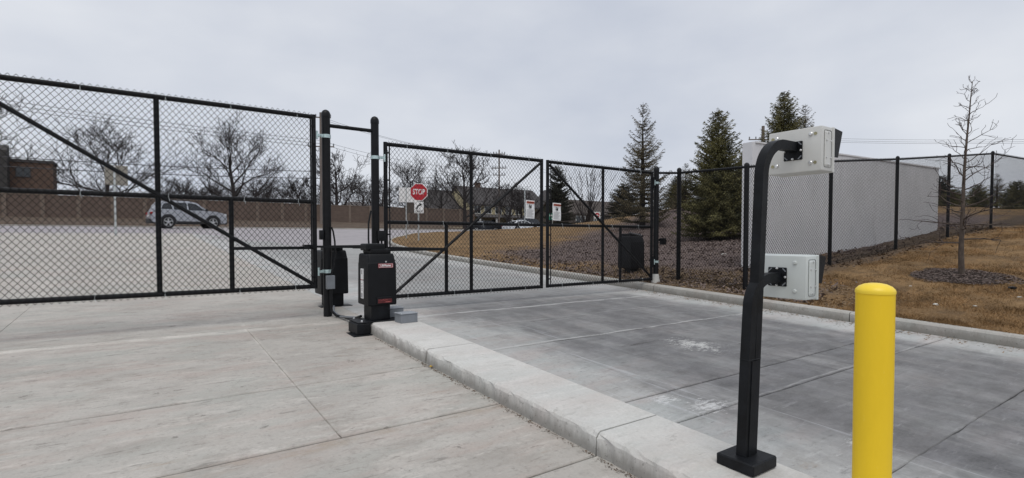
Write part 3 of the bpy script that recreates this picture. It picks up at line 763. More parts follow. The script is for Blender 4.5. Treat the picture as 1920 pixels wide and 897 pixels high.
for (x, y) in ((1.9, 5.56), (2.3, 5.56), (1.9, 5.82), (2.3, 5.82)): MB().lathe([(.012, 0), (.012, .012), (.008, .02)], (x, y, .352), 6).build("anchor_bolt", M_STEEL, op)
fr = 5.55  # front face
MB().box((2.085, fr - .0035, .932), (2.255, fr + .02, .980)).build("brand_label", mat("label_red", (.26, .012, .02), .45, .1, 9), op)
ol = MB(); ol.box((2.090, fr - .0050, .937), (2.250, fr + .01, .940)); ol.box((2.090, fr - .0050, .972), (2.250, fr + .01, .975)); ol.box((2.090, fr - .0050, .940), (2.093, fr + .01, .972)); ol.box((2.247, fr - .0050, .940), (2.250, fr + .01, .972)); ol.build("label_border", M_WHITE, op)
text("LiftMaster", M_WHITE, op, .031, facing((2.170, fr - .0055, .957), (0, -1, 0)), bold=.0008)
MB().lathe([(.009, 0), (.009, .01)], (0, 0, 0), 10, Matrix.Translation((2.17, fr - .002, 1.0)) @ Matrix.Rotation(R(90), 4, 'X')).build("cover_screw", M_STEEL, op)
MB().rbox((2.06, fr - .010, .535), (2.245, fr + .02, .615), .008).build("badge_frame", M_BLKP, op)
MB().box((2.075, fr - .0125, .545), (2.235, fr, .590)).build("badge", mat("badge_red", (.09, .012, .014), .4, .3, 30), op)
wv = MB()
for i in range(9): wv.box((2.083 + i * .0115, fr - .0137, .577 + .004 * math.sin(i * 2)), (2.083 + i * .0115 + .008, fr - .012, .580 + .004 * math.sin(i * 2)))
wv.box((2.16, fr - .0137, .553), (2.215, fr - .012, .558)); wv.build("badge_print", mat("badge_pink", (.55, .15, .14), .5, .2, 20), op)
st = MB(); st.box((1.9625, 5.70, .80), (1.99, 5.77, .92)); st.box((1.9625, 5.70, .59), (1.99, 5.77, .79)); st.build("side_sticker", M_WHITE, op)
sp_ = MB(); sp_.box((1.9615, 5.72, .86), (1.97, 5.75, .91)); sp_.box((1.9615, 5.71, .60), (1.97, 5.76, .65))
for q in range(5): sp_.box((1.9615, 5.71, .68 + q * .018), (1.97, 5.76, .686 + q * .018))
sp_.build("sticker_print", M_INKG, op)
MB().box((1.9617, 5.702, .795), (1.9627, 5.768, .80)).build("sticker_stripe", M_RED, op)

op2 = thing("gate_operator", "second black gate operator, plain, standing behind the left tall post", "gate operator", (2.2, 7.6, .3), "gate operators")
op["group"] = "gate operators"
operator_body(op2, 1.98, 2.36, 7.45, 7.8, .47, 1.10)
MB().rbox((2.05, 7.5, 1.08), (2.30, 7.74, 1.13), .012).build("top_lid", M_BLKP, op2, True)
MB().rbox((2.06, 7.52, .30), (2.31, 7.74, .48), .006, 1).build("pedestal", M_BLKB, op2)
MB().rbox((1.98, 7.46, .288), (2.42, 7.80, .30), .003, 1).build("base_plate", M_BLKB, op2)
MB().box((2.2, GY + .06, 1.13), (2.26, 7.62, 1.155)).build("drive_arm", M_BLK, op2)
MB().tube([(2.24, GY + .09, 1.14), (3.55, GY + .06, 1.10)], .018, 6).build("link_bar", M_BLK, op2)
op3 = thing("gate_operator", "far black gate operator on a post foot beyond the right-hand gate leaf", "gate operator", (9.25, 8.4, float(lawn_z(9.25, 8.4))), "gate operators")
pb = at(1183, 505, 11.6); gx, gy = pb.x, pb.y
z_g = float(lawn_z(gx, gy)); op3.location = (gx, gy, z_g); WM[op3.name] = Matrix.Translation(op3.location)
operator_body(op3, gx - .22, gx + .22, gy - .2, gy + .2, .60, 1.32)
MB().rbox((gx - .16, gy - .14, 1.31), (gx + .16, gy + .14, 1.36), .012).build("top_lid", M_BLKP, op3, True)
MB().rbox((gx - .10, gy - .09, z_g - .05), (gx + .10, gy + .09, .61), .006, 1).build("pedestal", M_BLKB, op3)
MB().tube([(gx - .05, gy, 1.375), (7.9, GY + .1, 1.30)], .018, 6).build("drive_arm", M_BLK, op3)

# conduit on the tall left post
cd = thing("conduit_run", "black flexible conduit and small grey junction box strapped to the left tall post", "conduit", (1.93, GY - .1, .5))
MB().tube([(1.925, GY - .06, 1.40), (1.945, GY - .062, 1.34), (1.962, GY - .066, 1.22), (1.965, GY - .07, 1.08), (1.94, GY - .08, .93), (1.905, GY - .09, .80)], .011, 8).build("upper_tube", M_BLK, cd, True)
MB().rbox((1.845, GY - .125, .62), (1.945, GY - .06, .79), .006).build("junction_box", M_GREYBOX, cd, True)
MB().rbox((1.85, GY - .131, .625), (1.94, GY - .125, .785), .002).build("box_cover", M_GREYBOX, cd)
pp = [(1.90, GY - .09, .63), (1.90, GY - .09, .45), (1.905, GY - .1, .34), (1.95, GY - .16, .285), (2.0, GY - .3, .285), (1.98, 6.2, .29), (1.97, 5.98, .335), (1.985, 5.84, .375)]
MB().tube(pp, .017, 8).build("lower_tube", M_BLK, cd, True)
MB().tube([(2.14, 7.42, .31), (2.02, 7.0, .29), (1.97, 6.55, .285), (1.99, 6.0, .34)], .012, 6).build("ground_tube", M_GREYBOX, cd, True)
MB().tube([(2.43, GY - .08, 1.62), (2.39, GY - .1, 1.45), (2.38, GY - .12, 1.25), (2.40, GY - .12, .9)], .012, 8).build("drop_cable", M_BLK, cd, True)

def grey_box(px, py, label, rot):
    d = ray(px, py); tt = (CAM.z - .125 - .0) / (.039 * d.y - d.z); p = CAM + d * tt
    z0 = float(s(p.y)) + .125; t = thing("junction_box", label, "junction box", (p.x, p.y, z0), "grey junction boxes on the island")
    m = Matrix.Translation((p.x, p.y, z0)) @ Matrix.Rotation(rot, 4, 'Z')
    MB().rbox((-.1, 0, .0), (.1, .16, .095), .004, 1, m).build("housing", M_GREYBOX, t)
    MB().rbox((-.106, -.006, .097), (.106, .166, .108), .004, 1, m).build("lid", mat("grey_pvc_lid", (.27, .29, .315), .5, .08, 12), t)
    for (x, y) in ((-.09, .01), (.09, .01), (-.09, .15), (.09, .15)): MB().lathe([(.006, .107), (.006, .111)], (x, y, 0), 8, m).build("screw", M_STEEL, t)
grey_box(768, 606, "nearer grey junction box on the island, standing clear of the operator", R(4))
grey_box(742, 595, "rear grey junction box on the island, close against the operator pedestal", R(2))

# ------------------------------------------------------------------ reader pedestal
BX, BY = 2.325, 1.385
zi = float(s(BY)) + .125
rd = thing("reader_pedestal", "black twin gooseneck pedestal carrying two white boxes, beside the yellow bollard", "pedestal", (BX, BY, zi))
MB().rbox((BX - .10, BY - .095, zi), (BX + .10, BY + .095, zi + .055), .006, 1).build("base_cover", M_BLKB, rd)
lean = .045
def lx(x, z): return x + (z - zi) * lean
def bend(x, zc, rad, xe, n=10):
    pts = [Vector((x, BY, zi + .03)), Vector((lx(x, .66), BY, .66))]
    xv = lx(x, zc)
    for q in range(n + 1):
        a = math.pi / 2 * q / n
        pts.append(Vector((xv + rad * (1 - math.cos(a)), BY, zc - rad + rad * math.sin(a))))
    pts.append(Vector((xe, BY, zc))); return pts
MB().tube(bend(BX + .0265, 1.722, .17, 2.705, 12), .0228, square=True, up=(1, 0, 0)).build("tall_gooseneck", M_BLKB, rd, True)
MB().tube(bend(BX - .026, 1.066, .14, 2.575, 12), .0235, square=True, up=(1, 0, 0)).build("short_gooseneck", M_BLKB, rd, True)
MB().tube([(BX + .0005, BY, zi + .05), (lx(BX + .0005, .68), BY, .68)], .0275, square=True, up=(0, 1, 0)).build("joining_plate", M_BLKB, rd)
MB().rbox((lx(BX, .69) - .051, BY - .0255, .685), (lx(BX, .69) + .051, BY + .0255, .690), .002, 1).build("weld_seam", M_BLKB, rd)

def reader(xb, zc, hz, label, dp, paint, hood_len):
    t = thing("card_reader", label, "card reader", (xb, BY, zc - hz), "white reader boxes on the pedestal")
    y0, y1 = BY - .137, BY + .130
    MB().rbox((xb, y0, zc - hz), (xb + dp, y1, zc + hz), .006, 2).build("housing", paint, t, True)
    MB().rbox((xb + dp - .004, y0 - .004, zc - hz - .004), (xb + dp + .012, y1 + .004, zc + hz + .004), .003, 1).build("front_flange", paint, t, True)
    # access door on the near side
    MB().rbox((xb + .022, y0 - .0015, zc - hz * .84), (xb + dp - .018, y0 + .01, zc + hz * .84), .012, 2).build("door_gasket", M_GASKET, t)
    MB().rbox((xb + .0245, y0 - .0035, zc - hz * .84 + .0025), (xb + dp - .0205, y0 + .01, zc + hz * .84 - .0025), .011, 2).build("side_door", paint, t)
    for (fx, fz) in ((.06, .72), (.04, .38), (.085, .36), (.04, -.4), (.085, -.4), (.06, -.72)):
        MB().lathe([(.0045, 0), (.0045, .004), (.002, .005)], (0, 0, 0), 8, Matrix.Translation((xb + fx, y0 - .003, zc + hz * fz)) @ Matrix.Rotation(R(90), 4, 'X')).build("door_screw", M_STEEL, t)
    # mounting plate with four slots and bolts
    MB().rbox((xb - .006, BY - .047, zc - .047), (xb - .0005, BY + .047, zc + .047), .003, 1).build("mounting_plate", M_BLKB, t)
    for (dy, dz) in ((1, 1), (-1, 1), (1, -1), (-1, -1)):
        m = Matrix.Translation((xb - .007, BY + dy * .035, zc + dz * .035)) @ Matrix.Rotation(R(45) * dy * dz, 4, 'X')
        MB().box((-.0005, -.0025, -.011), (.001, .0025, .011), m).build("plate_slot", M_GREYBOX, t)
    for (dy, dz) in ((0, .041), (-.041, 0), (.041, 0), (0, -.041)):
        MB().lathe([(.006, 0), (.006, .004), (.0045, .0075), (.002, .009)], (0, 0, 0), 10, Matrix.Translation((xb - .006, BY + dy, zc + dz)) @ Matrix.Rotation(R(-90), 4, 'Y')).build("plate_bolt", M_STEEL, t)
    for (dy, dz) in ((-.085, hz * .68), (.085, hz * .68), (-.085, -hz * .62), (.085, -hz * .62)):
        MB().lathe([(.010, 0), (.010, .003), (.006, .006)], (0, 0, 0), 12, Matrix.Translation((xb - .0005, BY + dy, zc + dz)) @ Matrix.Rotation(R(-90), 4, 'Y')).build("back_bolt", M_STEEL if hz > .107 else paint, t)
        if hz > .107:
            o_ = -.022 if dy < 0 else .022
            MB().lathe([(.008, 0), (.008, .002)], (0, 0, 0), 12, Matrix.Translation((xb - .0005, BY + dy + o_, zc + dz)) @ Matrix.Rotation(R(-90), 4, 'Y')).build("plug", M_BRASS, t)
    # rain hood round the front, deep at the top
    xf = xb + dp + .0125; hd = MB(); k = hood_len
    for y in (y0 + .004, y1 - .008):
        hd.prism([(xf, zc + hz), (xf + k, zc + hz - .01), (xf + k * .55, zc - hz * .3), (xf, zc - hz * .3)], y, y + .004, 'y')
    hd.add([(xf, y0 + .004, zc + hz + .001), (xf + k, y0 + .004, zc + hz - .009), (xf + k, y1 - .004, zc + hz - .009), (xf, y1 - .004, zc + hz + .001), (xf, y0 + .004, zc + hz + .004), (xf + k, y0 + .004, zc + hz - .006), (xf + k, y1 - .004, zc + hz - .006), (xf, y1 - .004, zc + hz + .004)], [(0, 1, 2, 3), (4, 7, 6, 5), (0, 4, 5, 1), (1, 5, 6, 2), (2, 6, 7, 3), (3, 7, 4, 0)])
    hd.build("rain_hood", M_BLKP, t)
    MB().rbox((xf - .002, y0 + .03, zc - hz * .8), (xf + .008, y1 - .03, zc + hz * .8), .004, 1).build("keypad_face", M_BLKP, t)
reader(2.715, 1.702, .109, "upper white reader box with black rain hood, at the top of the gooseneck pedestal", .115, M_READER, .098)
reader(2.582, 1.068, .106, "lower white reader box with black rain hood, on the short arm of the pedestal", .108, M_READER2, .085)

# ------------------------------------------------------------------ bollard
bp_ = at(1638, 700, 2.05); bxx, byy = bp_.x, bp_.y; zb_ = float(s(byy)) + .125
bo = thing("bollard", "yellow bollard with domed cap on the island in the right foreground", "bollard", (bxx, byy, zb_))
ztop = 1.058
prof = [(.066, 0.0)]
for q in range(1, 9): prof.append((.0655 - .0006 * math.sin(q), (ztop - zb_ - .006) * q / 8))
MB().lathe(prof, (bxx, byy, zb_), 48).build("sleeve", M_YEL, bo, True)
MB().lathe([(.0668, -.012), (.0672, -.003), (.0650, .004), (.055, .015), (.038, .0235), (.018, .0275), (.003, .028)], (bxx, byy, ztop), 48).build("cap", M_YELC, bo, True)

# ------------------------------------------------------------------ perimeter fence
fn = thing("chain_link_fence", "tall black chain link fence climbing the lawn in front of the pale screen wall", "fence", (8.6, 6.6, .5))
FP = [(8.63, 6.62), (8.54, 5.15), (11.17, 4.95), (14.03, 4.81), (16.74, 4.62), (19.13, 4.33), (22.3, 4.1), (25.4, 4.0)]
FT = [2.60, 2.52, 2.81, 3.08, 3.36, 3.61, 3.66, 3.75]
for i, ((x, y), zt) in enumerate(zip(FP, FT)):
    r_ = .042 if i < 2 else .036
    if i < 7:
        MB().tube([(x, y, float(lawn_z(x, y)) - .05), (x, y, zt)], r_, 14).build("post", M_BLK, fn, True)
        MB().lathe([(r_ * 1.1, -.03), (r_ * 1.1, .01), (r_ * .7, .035), (r_ * .2, .045)], (x, y, zt), 14).build("post_cap", M_BLK, fn, True)
segs = [((8.22, GY), 2.53, FP[0], FT[0] - .06)] + [(FP[i], FT[i] - (.06 if i < 1 else .03), FP[i + 1], FT[i + 1] - .03) for i in range(7)]
for (a, za, b, zb2) in segs:
    MB().tube([(a[0], a[1], za), (b[0], b[1], zb2)], .022, 10).build("top_rail", M_BLK, fn, True)
    ga, gb = float(lawn_z(*a)) + .04, float(lawn_z(*b)) + .04
    hgt = min(za - ga, zb2 - gb)
    L = math.dist(a, b); dn = (-(b[1] - a[1]) / L * .045, (b[0] - a[0]) / L * .045)
    sgn = -1
    chain_link((a[0] + sgn * dn[0], a[1] + sgn * dn[1]), (b[0] + sgn * dn[0], b[1] + sgn * dn[1]), za - hgt, zb2 - hgt, hgt, fn, r=.0026, tip=.03)
    MB().tube([(a[0], a[1], za - hgt + .02), (b[0], b[1], zb2 - hgt + .02)], .003, 4).build("tension_wire", M_BLKM, fn)

# ------------------------------------------------------------------ pale screen wall
sw = thing("screen_wall", "long pale grey concrete wall behind the chain link fence", "wall", (14, 5.7, .8))
A, B = Vector((10.12, 6.0)), Vector((18.3, 5.28)); dvw = (B - A).normalized(); nw = Vector((-dvw.y, dvw.x))
def wall_piece(u0, u1, th0, th1, zt, nm, material, zb=None):
    p = [A + dvw * u0 + nw * th0, A + dvw * u1 + nw * th0, A + dvw * u1 + nw * th1, A + dvw * u0 + nw * th1]
    vs_ = []
    for q in p: vs_.append((q.x, q.y, (float(lawn_z(q.x, q.y)) - .3) if zb is None else zb))
    for q in p: vs_.append((q.x, q.y, zt))
    return MB().add(vs_, [(0, 1, 2, 3), (4, 7, 6, 5), (0, 4, 5, 1), (1, 5, 6, 2), (2, 6, 7, 3), (3, 7, 4, 0)]).build(nm, material, sw)
Lw = (B - A).length
us = [0.1, 2.9, 5.6, Lw]
for a, b in zip(us[:-1], us[1:]): wall_piece(a + .004, b - .004, 0, .2, 3.2, "wall_panel", M_WALLC)
wall_piece(0, .097, -.012, .215, 3.215, "end_pilaster", M_WALLC)
wall_piece(.1, Lw + .02, -.02, .22, 3.235, "coping", M_WALLC, 3.2005)

# ------------------------------------------------------------------ trees
def branch_tree(rg, H, trunk_r, n_limb, spread, lv=4, up=.35, first=.25, twig_r=.012, counts=(7, 6, 3), leader=False, lenf=None):
    trunk, crown = MB(), MB()
    def poly(p, d, L, n, wob, trop):
        pts = [p.copy()]; d = d.normalized()
        for i in range(n):
            d = (d + Vector((rg.gauss(0, wob), rg.gauss(0, wob), rg.gauss(0, wob * .7) + trop))).normalized()
            pts.append(pts[-1] + d * (L / n))
        return pts
    def grow(p, d, L, r, level):
        n = 5 if level == 1 else (4 if level == 2 else 3)
        pts = poly(p, d, L, n, .16 + .04 * level, up * .28)
        r1 = max(twig_r * .7, r * .38)
        rs = [r + (r1 - r) * i / n for i in range(n + 1)]
        (trunk if level == 1 else crown).tube(pts, rs, 5 if level <= 1 else (4 if level == 2 else 3), False)
        if level >= lv: return
        for q in range(counts[min(level - 1, len(counts) - 1)] + rg.randint(-1, 1)):
            f = rg.uniform(.25, 1.0) if q else 1.0
            k = min(n - 1, int(f * n)); pos = pts[k].lerp(pts[k + 1], f * n - k if f < 1 else 1)
            dirn = (pts[k + 1] - pts[k]).normalized()
            side = Vector((rg.gauss(0, 1), rg.gauss(0, 1), rg.gauss(0, .6) + .25)).normalized()
            nd = (dirn * rg.uniform(.6, 1.0) + side * rg.uniform(.5, .9)).normalized()
            grow(pos, nd, L * rg.uniform(.38, .62), max(twig_r, r * (1 - f * .55) * rg.uniform(.42, .6)), level + 1)
    tp = poly(Vector((0, 0, -.2)), Vector((0, 0, 1)), H * (1.0 if leader else .62), 12, .035, .08)
    n = len(tp) - 1
    trs = [trunk_r * (1.25 if i == 0 else 1) * (1 - .95 * (i / n) ** .8) + .003 if leader else trunk_r * (1.3 if i == 0 else 1) * (1 - .72 * i / n) for i in range(n + 1)]
    trunk.tube(tp, trs, 9, True)
    for i in range(n_limb):
        f = first + (1 - first) * ((i + rg.random() * .8) / n_limb); f = min(f, .995)
        k = min(n - 1, int(f * n)); pos = tp[k].lerp(tp[k + 1], f * n - k)
        a = i * 2.4 + rg.uniform(-.5, .5)
        el = R(rg.uniform(8, 38)) + (f - first) * R(45) if not leader else R(rg.uniform(-4, 28)) + (f - first) * R(30)
        d = Vector((math.cos(a) * math.cos(el), math.sin(a) * math.cos(el), math.sin(el)))
        L = lenf(f) * rg.uniform(.75, 1.15) if lenf else spread * (1 - .45 * (f - first) / (1 - first)) * rg.uniform(.75, 1.15)
        r = (trs[k] * .5 if not leader else max(.004, min(trs[k] * .42, .016)))
        grow(pos, d, L, r, 1)
    return trunk, crown
def bare_tree(seed, H, trunk_r, n_limb, spread, label, loc, **kw):
    rg = random.Random(seed)
    t = thing("bare_tree", label, "tree", (0, 0, 0), "bare trees beyond the road")
    a, b = branch_tree(rg, H, trunk_r, n_limb, spread, **kw)
    a.build("trunk", M_BARK, t, True); b.build("crown", M_TWIG, t)
    t.location = loc; return t
def tree_spot(px, t):
    p = at(px, 447, t); return Vector((p.x, p.y, gz(p.x, p.y)))
def place_tree(px, ytop, t, seed, label, proto=None, wide=.36, nl=11, rot=0, **kw):
    g_ = tree_spot(px, t); top = at(px, ytop, t).z; H = top - g_.z
    if proto is None:
        return bare_tree(seed, H, H * .026, nl, H * wide, label, g_, **kw), H
    o, H0 = proto; k = H / H0
    return copy_thing(o, g_, rot, (k * wide / .36, k * wide / .36, k), label), H
tA = place_tree(445, 213, 66, 5, "large bare tree with low sweeping limbs above the wall behind the silver car", wide=.40, nl=13, first=.22, twig_r=.021)
tB = place_tree(200, 226, 62, 8, "broad bare tree behind the diagonal brace of the nearest gate, right of the brick building", wide=.54, nl=12, first=.2, twig_r=.021)
tC = place_tree(632, 258, 68, 21, "bare tree seen between the two tall gate posts", wide=.40, nl=11, first=.22, twig_r=.021)
tD = place_tree(872, 262, 60, 33, "bare tree with steep forked limbs in front of the dark-roofed houses", wide=.44, nl=10, first=.22, up=.55, twig_r=.021)
tE = place_tree(772, 288, 70, 0, "bare tree directly behind the stop sign", tA, .38, rot=1.1)
place_tree(-62, 165, 58, 0, "bare tree whose branches reach in at the left edge above the brick building", tB, .42, rot=2.0)
place_tree(90, 330, 80, 0, "low bare tree at the corner of the brick building", tC, .5, rot=.5)
place_tree(330, 325, 85, 0, "smaller bare tree between the two broad trees behind the nearest gate", tD, .6, rot=1.7)
place_tree(395, 335, 90, 0, "thin low bare tree left of the large sweeping tree", tC, .7, rot=2.4)
place_tree(500, 332, 88, 0, "dense low bare tree right of the large sweeping tree", tB, .6, rot=.8)
place_tree(556, 318, 80, 0, "slim bare tree left of the twin-post frame", tD, .45, rot=3.0)
place_tree(676, 332, 76, 0, "short bare tree left of the right-hand tall post", tB, .45, rot=4.2)
place_tree(716, 318, 84, 0, "bare tree half hidden by the right-hand tall post", tC, .42, rot=5.0)
place_tree(826, 330, 74, 0, "low bare tree between the stop sign and the forked tree", tB, .45, rot=3.4)
place_tree(952, 335, 64, 0, "small bare tree in front of the cream house", tD, .55, rot=.9)
place_tree(978, 345, 80, 0, "small bare tree left of the white warning signs", tC, .5, rot=2.2)
SV, SF = [], []
_tri = None
for i in range(20):
    o_, H_ = (tB, tC, tD)[i % 3]; px_ = -60 + i * 40 + random.uniform(-9, 9); tt = random.uniform(88, 120); q = at(px_, 447, tt); hz_ = random.uniform(6.2, 9.2) * tt / 95; k_ = hz_ / H_
    for ch_ in o_.children:
        if not ch_.name.startswith("crown"): continue
        nv = len(ch_.data.vertices); co = np.zeros(nv * 3, np.float32); ch_.data.vertices.foreach_get("co", co); co = co.reshape(-1, 3).astype(float)
        a = random.uniform(0, 6.28); x_ = co[:, 0] * math.cos(a) - co[:, 1] * math.sin(a); y_ = co[:, 0] * math.sin(a) + co[:, 1] * math.cos(a)
        quads = np.array([list(p.vertices) for p in ch_.data.polygons if len(p.vertices) == 4][::2]); base = sum(len(v) for v in SV)
        SV.append(np.stack([q.x + x_ * k_ * 1.5, q.y + y_ * k_ * 1.5, 3.2 + co[:, 2] * k_], -1)); SF.append(quads + base)
sc = np_mesh("scrub", np.concatenate(SV), np.concatenate(SF).ravel(), 4, M_TWIG, None, "stuff"); tag(sc, "low tangle of bare scrub and treetops far behind the brown wall", "scrub")
# multi-stem shrub behind the far gate leaf
sh = thing("bare_shrub", "tall many-stemmed bare shrub behind the far gate leaf", "shrub", (0, 0, 0)); rg = random.Random(77); sm, cr_ = MB(), MB()
for i in range(16):
    a = rg.uniform(0, 6.28); d = Vector((math.cos(a) * .45, math.sin(a) * .45, 1)).normalized(); p = Vector((rg.gauss(0, .15), rg.gauss(0, .15), -.1)); pts = [p]
    for q in range(6):
        d = (d + Vector((rg.gauss(0, .09), rg.gauss(0, .09), .05))).normalized(); pts.append(pts[-1] + d * .85)
    sm.tube(pts, [.045 - .006 * q for q in range(7)], 4, False)
    for q in range(9):
        k = rg.randint(1, 5); e = (d + Vector((rg.gauss(0, .5), rg.gauss(0, .5), .2))).normalized(); cr_.tube([pts[k], pts[k] + e * .5, pts[k] + e * 1.0 + Vector((0, 0, .15))], [.016, .013, .01], 3, False)
sm.build("stems", M_BARK, sh); cr_.build("twigs", M_TWIG, sh); sh.location = tree_spot(1098, 47)

# young tree on the lawn
ytp = at(1803, 520, 9.0); yx, yy_ = ytp.x, ytp.y; yz = float(lawn_z(yx, yy_))
yt = thing("young_tree", "slender young bare tree in a mulch ring on the lawn", "tree", (0, 0, 0)); rg = random.Random(4)
HY = at(1810, 128, 9.0).z - yz
a_, b_ = branch_tree(rg, HY, .048, 46, 1.0, lv=3, up=.1, first=.2, twig_r=.0036, counts=(4, 1), leader=True, lenf=lambda f: .68 * (1.04 - f) ** .9 + .09)
a_.build("trunk", M_BARKY, yt, True); b_.build("crown", M_TWIGY, yt); yt.location = (yx, yy_, yz)

# spruces: needle sprays along drooping boughs
def spruce(seed, H, Rb, dens=1.0, sparse=0.0, needle=.06, material=M_SPRUCE, label="", name="spruce_tree", uptip=.3, width_pow=.85):
    rg = random.Random(seed); t = thing(name, label, "conifer", (0, 0, 0), "conifers on the mound")
    tr = MB(); tr.tube([(0, 0, -.3), (.01, 0, H * .4), (0, .01, H * .8), (0, 0, H)], [H * .02 + .03, H * .015 + .015, .022, .006], 8)
    br = MB(); V = []
    nw_ = int(17 * H ** .5 * dens); z = H * .04
    for iw in range(nw_):
        f = (iw + rg.random() * .5) / nw_; z = H * (.05 + .93 * f ** .92)
        L0 = Rb * (1 - z / H) ** width_pow + .05
        nb = max(4, int(9 * (1 - f) + 4))
        for ib in range(nb):
            if rg.random() < sparse: continue
            a = 2 * math.pi * (ib + rg.random() * .9) / nb + iw * 1.3
            L = L0 * rg.uniform(.62, 1.18)
            out = Vector((math.cos(a), math.sin(a), 0)); sl = -.28 * (1 - f) + .55 * f
            p = Vector((0, 0, z)); pts = [p]
            for q in range(1, 5):
                u = q / 4; pts.append(Vector((0, 0, z)) + out * (L * u) + Vector((0, 0, L * (sl * u + uptip * u * u))))
            br.tube(pts, [.012 + .008 * (1 - f), .011, .008, .006, .003], 3, False)
            side = Vector((-out.y, out.x, 0))
            nt = max(4, int(L / .058))
            for it in range(nt):
                u = .12 + .88 * (it + rg.random()) / nt; k = min(3, int(u * 4)); p0 = pts[k].lerp(pts[k + 1], u * 4 - k)
                for sd_ in (-1, 1):
                    tl = min(.34, .3 * L * (1.15 - u) + .06) * rg.uniform(.6, 1.2)
                    d = (out * rg.uniform(.5, .9) + side * sd_ * rg.uniform(.5, 1) + Vector((0, 0, rg.uniform(-.25, .2)))).normalized()
                    nn = max(3, int(tl / .028))
                    for q in range(nn):
                        c0 = p0 + d * (tl * q / nn)
                        e = (d * .8 + Vector((rg.gauss(0, .55), rg.gauss(0, .55), rg.gauss(0, .5)))).normalized() * needle * rg.uniform(.7, 1.3)
                        w2 = Vector((rg.gauss(0, 1), rg.gauss(0, 1), rg.gauss(0, 1))).cross(e).normalized() * needle * .17
                        V += [c0 - w2, c0 + w2, c0 + e]
    tr.build("trunk", M_BARK, t, True); br.build("boughs", M_BARK, t)
    V = np.array([tuple(v) for v in V]); np_mesh("needles", V, np.arange(len(V)), 3, material, t)
    return t, H
def spruce_at(px, ytop, t, half_px, seed=None, proto=None, rot=0, label="", **kw):
    g_ = tree_spot(px, t); H = at(px, ytop, t).z - g_.z; Rb = half_px * t / F
    if proto is None:
        o, _ = spruce(seed, H, Rb, label=label, **kw); o.location = g_; return o, H, Rb
    o, H0, R0 = proto; c_ = copy_thing(o, g_, rot, (Rb / R0, Rb / R0, H / H0), label)
    return c_
sA = spruce_at(1345, 208, 20, 76, 3, label="full dark green spruce behind the fence, left of the reader pedestal", dens=1.35, needle=.085, width_pow=.72)
sB = spruce_at(1204, 194, 26, 60, 9, label="tall open brownish spruce behind the right gate post", dens=.75, sparse=.3, material=M_SPRUCEB, uptip=.5, needle=.075, width_pow=.8)
spruce_at(1467, 174, 27, 62, proto=sA, rot=1.2, label="spruce top showing above the upper reader box, the taller of two")
spruce_at(1506, 197, 31, 48, proto=sB, rot=2.2, label="thin spruce top above the upper reader box, the shorter of two")
spruce_at(1285, 306, 31, 34, proto=sB, rot=.6, label="small open spruce between the tall brownish and the full green spruce")
spruce_at(1393, 282, 25, 40, proto=sA, rot=3.3, label="small spruce partly hidden by the left end of the pale wall")
spruce_at(1268, 330, 34, 30, proto=sA, rot=4.0, label="low dark spruce behind the small open spruce")
sC = spruce_at(1046, 312, 46, 30, 14, label="dark irregular conifer behind the gap between the two right gate leaves", material=M_DARKCON, sparse=.15, needle=.12, dens=.7, width_pow=.45)
spruce_at(1168, 345, 44, 34, proto=sC, rot=1.5, label="dark conifer low behind the tall brownish spruce")
sD = spruce_at(1905, 342, 27, 34, 31, label="bushy dark spruce at the right edge behind the fence", material=M_SPRUCE, needle=.07, dens=1.2, width_pow=.7)
spruce_at(1867, 326, 30, 24, proto=sB, rot=.3, label="slim spruce on the lawn crest just right of a fence post")
spruce_at(1832, 348, 30, 26, proto=sD, rot=2.1, label="rounded dark spruce on the lawn crest right of the young tree's trunk")
spruce_at(1786, 356, 30, 30, proto=sD, rot=4.1, label="broad dark spruce on the lawn crest left of the young tree's trunk")
spruce_at(1759, 330, 32, 30, proto=sC, rot=2.7, label="dark conifer at the right-hand end of the pale wall")

# ------------------------------------------------------------------ far wall
fw = thing("boundary_wall", "long brown brick-panel wall along the far side of the road", "wall", (0, 60, 3))
WY = 60.0; wz = 2.75
x = -24.0; i = 0; pmesh = None
while x < 34:
    zt = 4.92 if x < 34 else 4.7
    if pmesh is None:
        MB().box((x + .14, WY, wz), (x + 2.26, WY + .12, zt)).build("wall_panel", M_BRICKW, fw)
        o = fw.children[-1]; pmesh = o.data; x0p = x
        MB().box((x + .14, WY - .03, zt + .0), (x + 2.26, WY + .15, zt + .07)).build("panel_cap", M_BRICKP, fw); cmesh = [c_ for c_ in fw.children if c_.name.startswith("panel_cap")][-1].data
        MB().box((x - .14, WY - .08, wz), (x + .138, WY + .2, zt + .12)).build("wall_post", M_BRICKP, fw); qmesh = [c_ for c_ in fw.children if c_.name.startswith("wall_post")][-1].data
    else:
        for nm, me in (("wall_panel", pmesh), ("panel_cap", cmesh), ("wall_post", qmesh)):
            o = bpy.data.objects.new(nm, me); COL.objects.link(o); o.parent = fw; o.matrix_parent_inverse = WM[fw.name].inverted(); o.location = (x - x0p, 0, 0)
    x += 2.4

# ------------------------------------------------------------------ buildings
def window(parent, x0, x1, z0, z1, y, n=2, trim=M_TRIM):
    f = MB(); f.box((x0 - .08, y - .04, z0 - .08), (x1 + .08, y + .02, z0)); f.box((x0 - .08, y - .04, z1), (x1 + .08, y + .02, z1 + .08)); f.box((x0 - .08, y - .04, z0), (x0, y + .02, z1)); f.box((x1, y - .04, z0), (x1 + .08, y + .02, z1))
    for q in range(1, n): xm = x0 + (x1 - x0) * q / n; f.box((xm - .03, y - .035, z0), (xm + .03, y + .02, z1))
    o = f.build("window", trim, parent); MB().box((x0, y - .02, z0), (x1, y + .015, z1)).build("pane", M_GLASS, o)
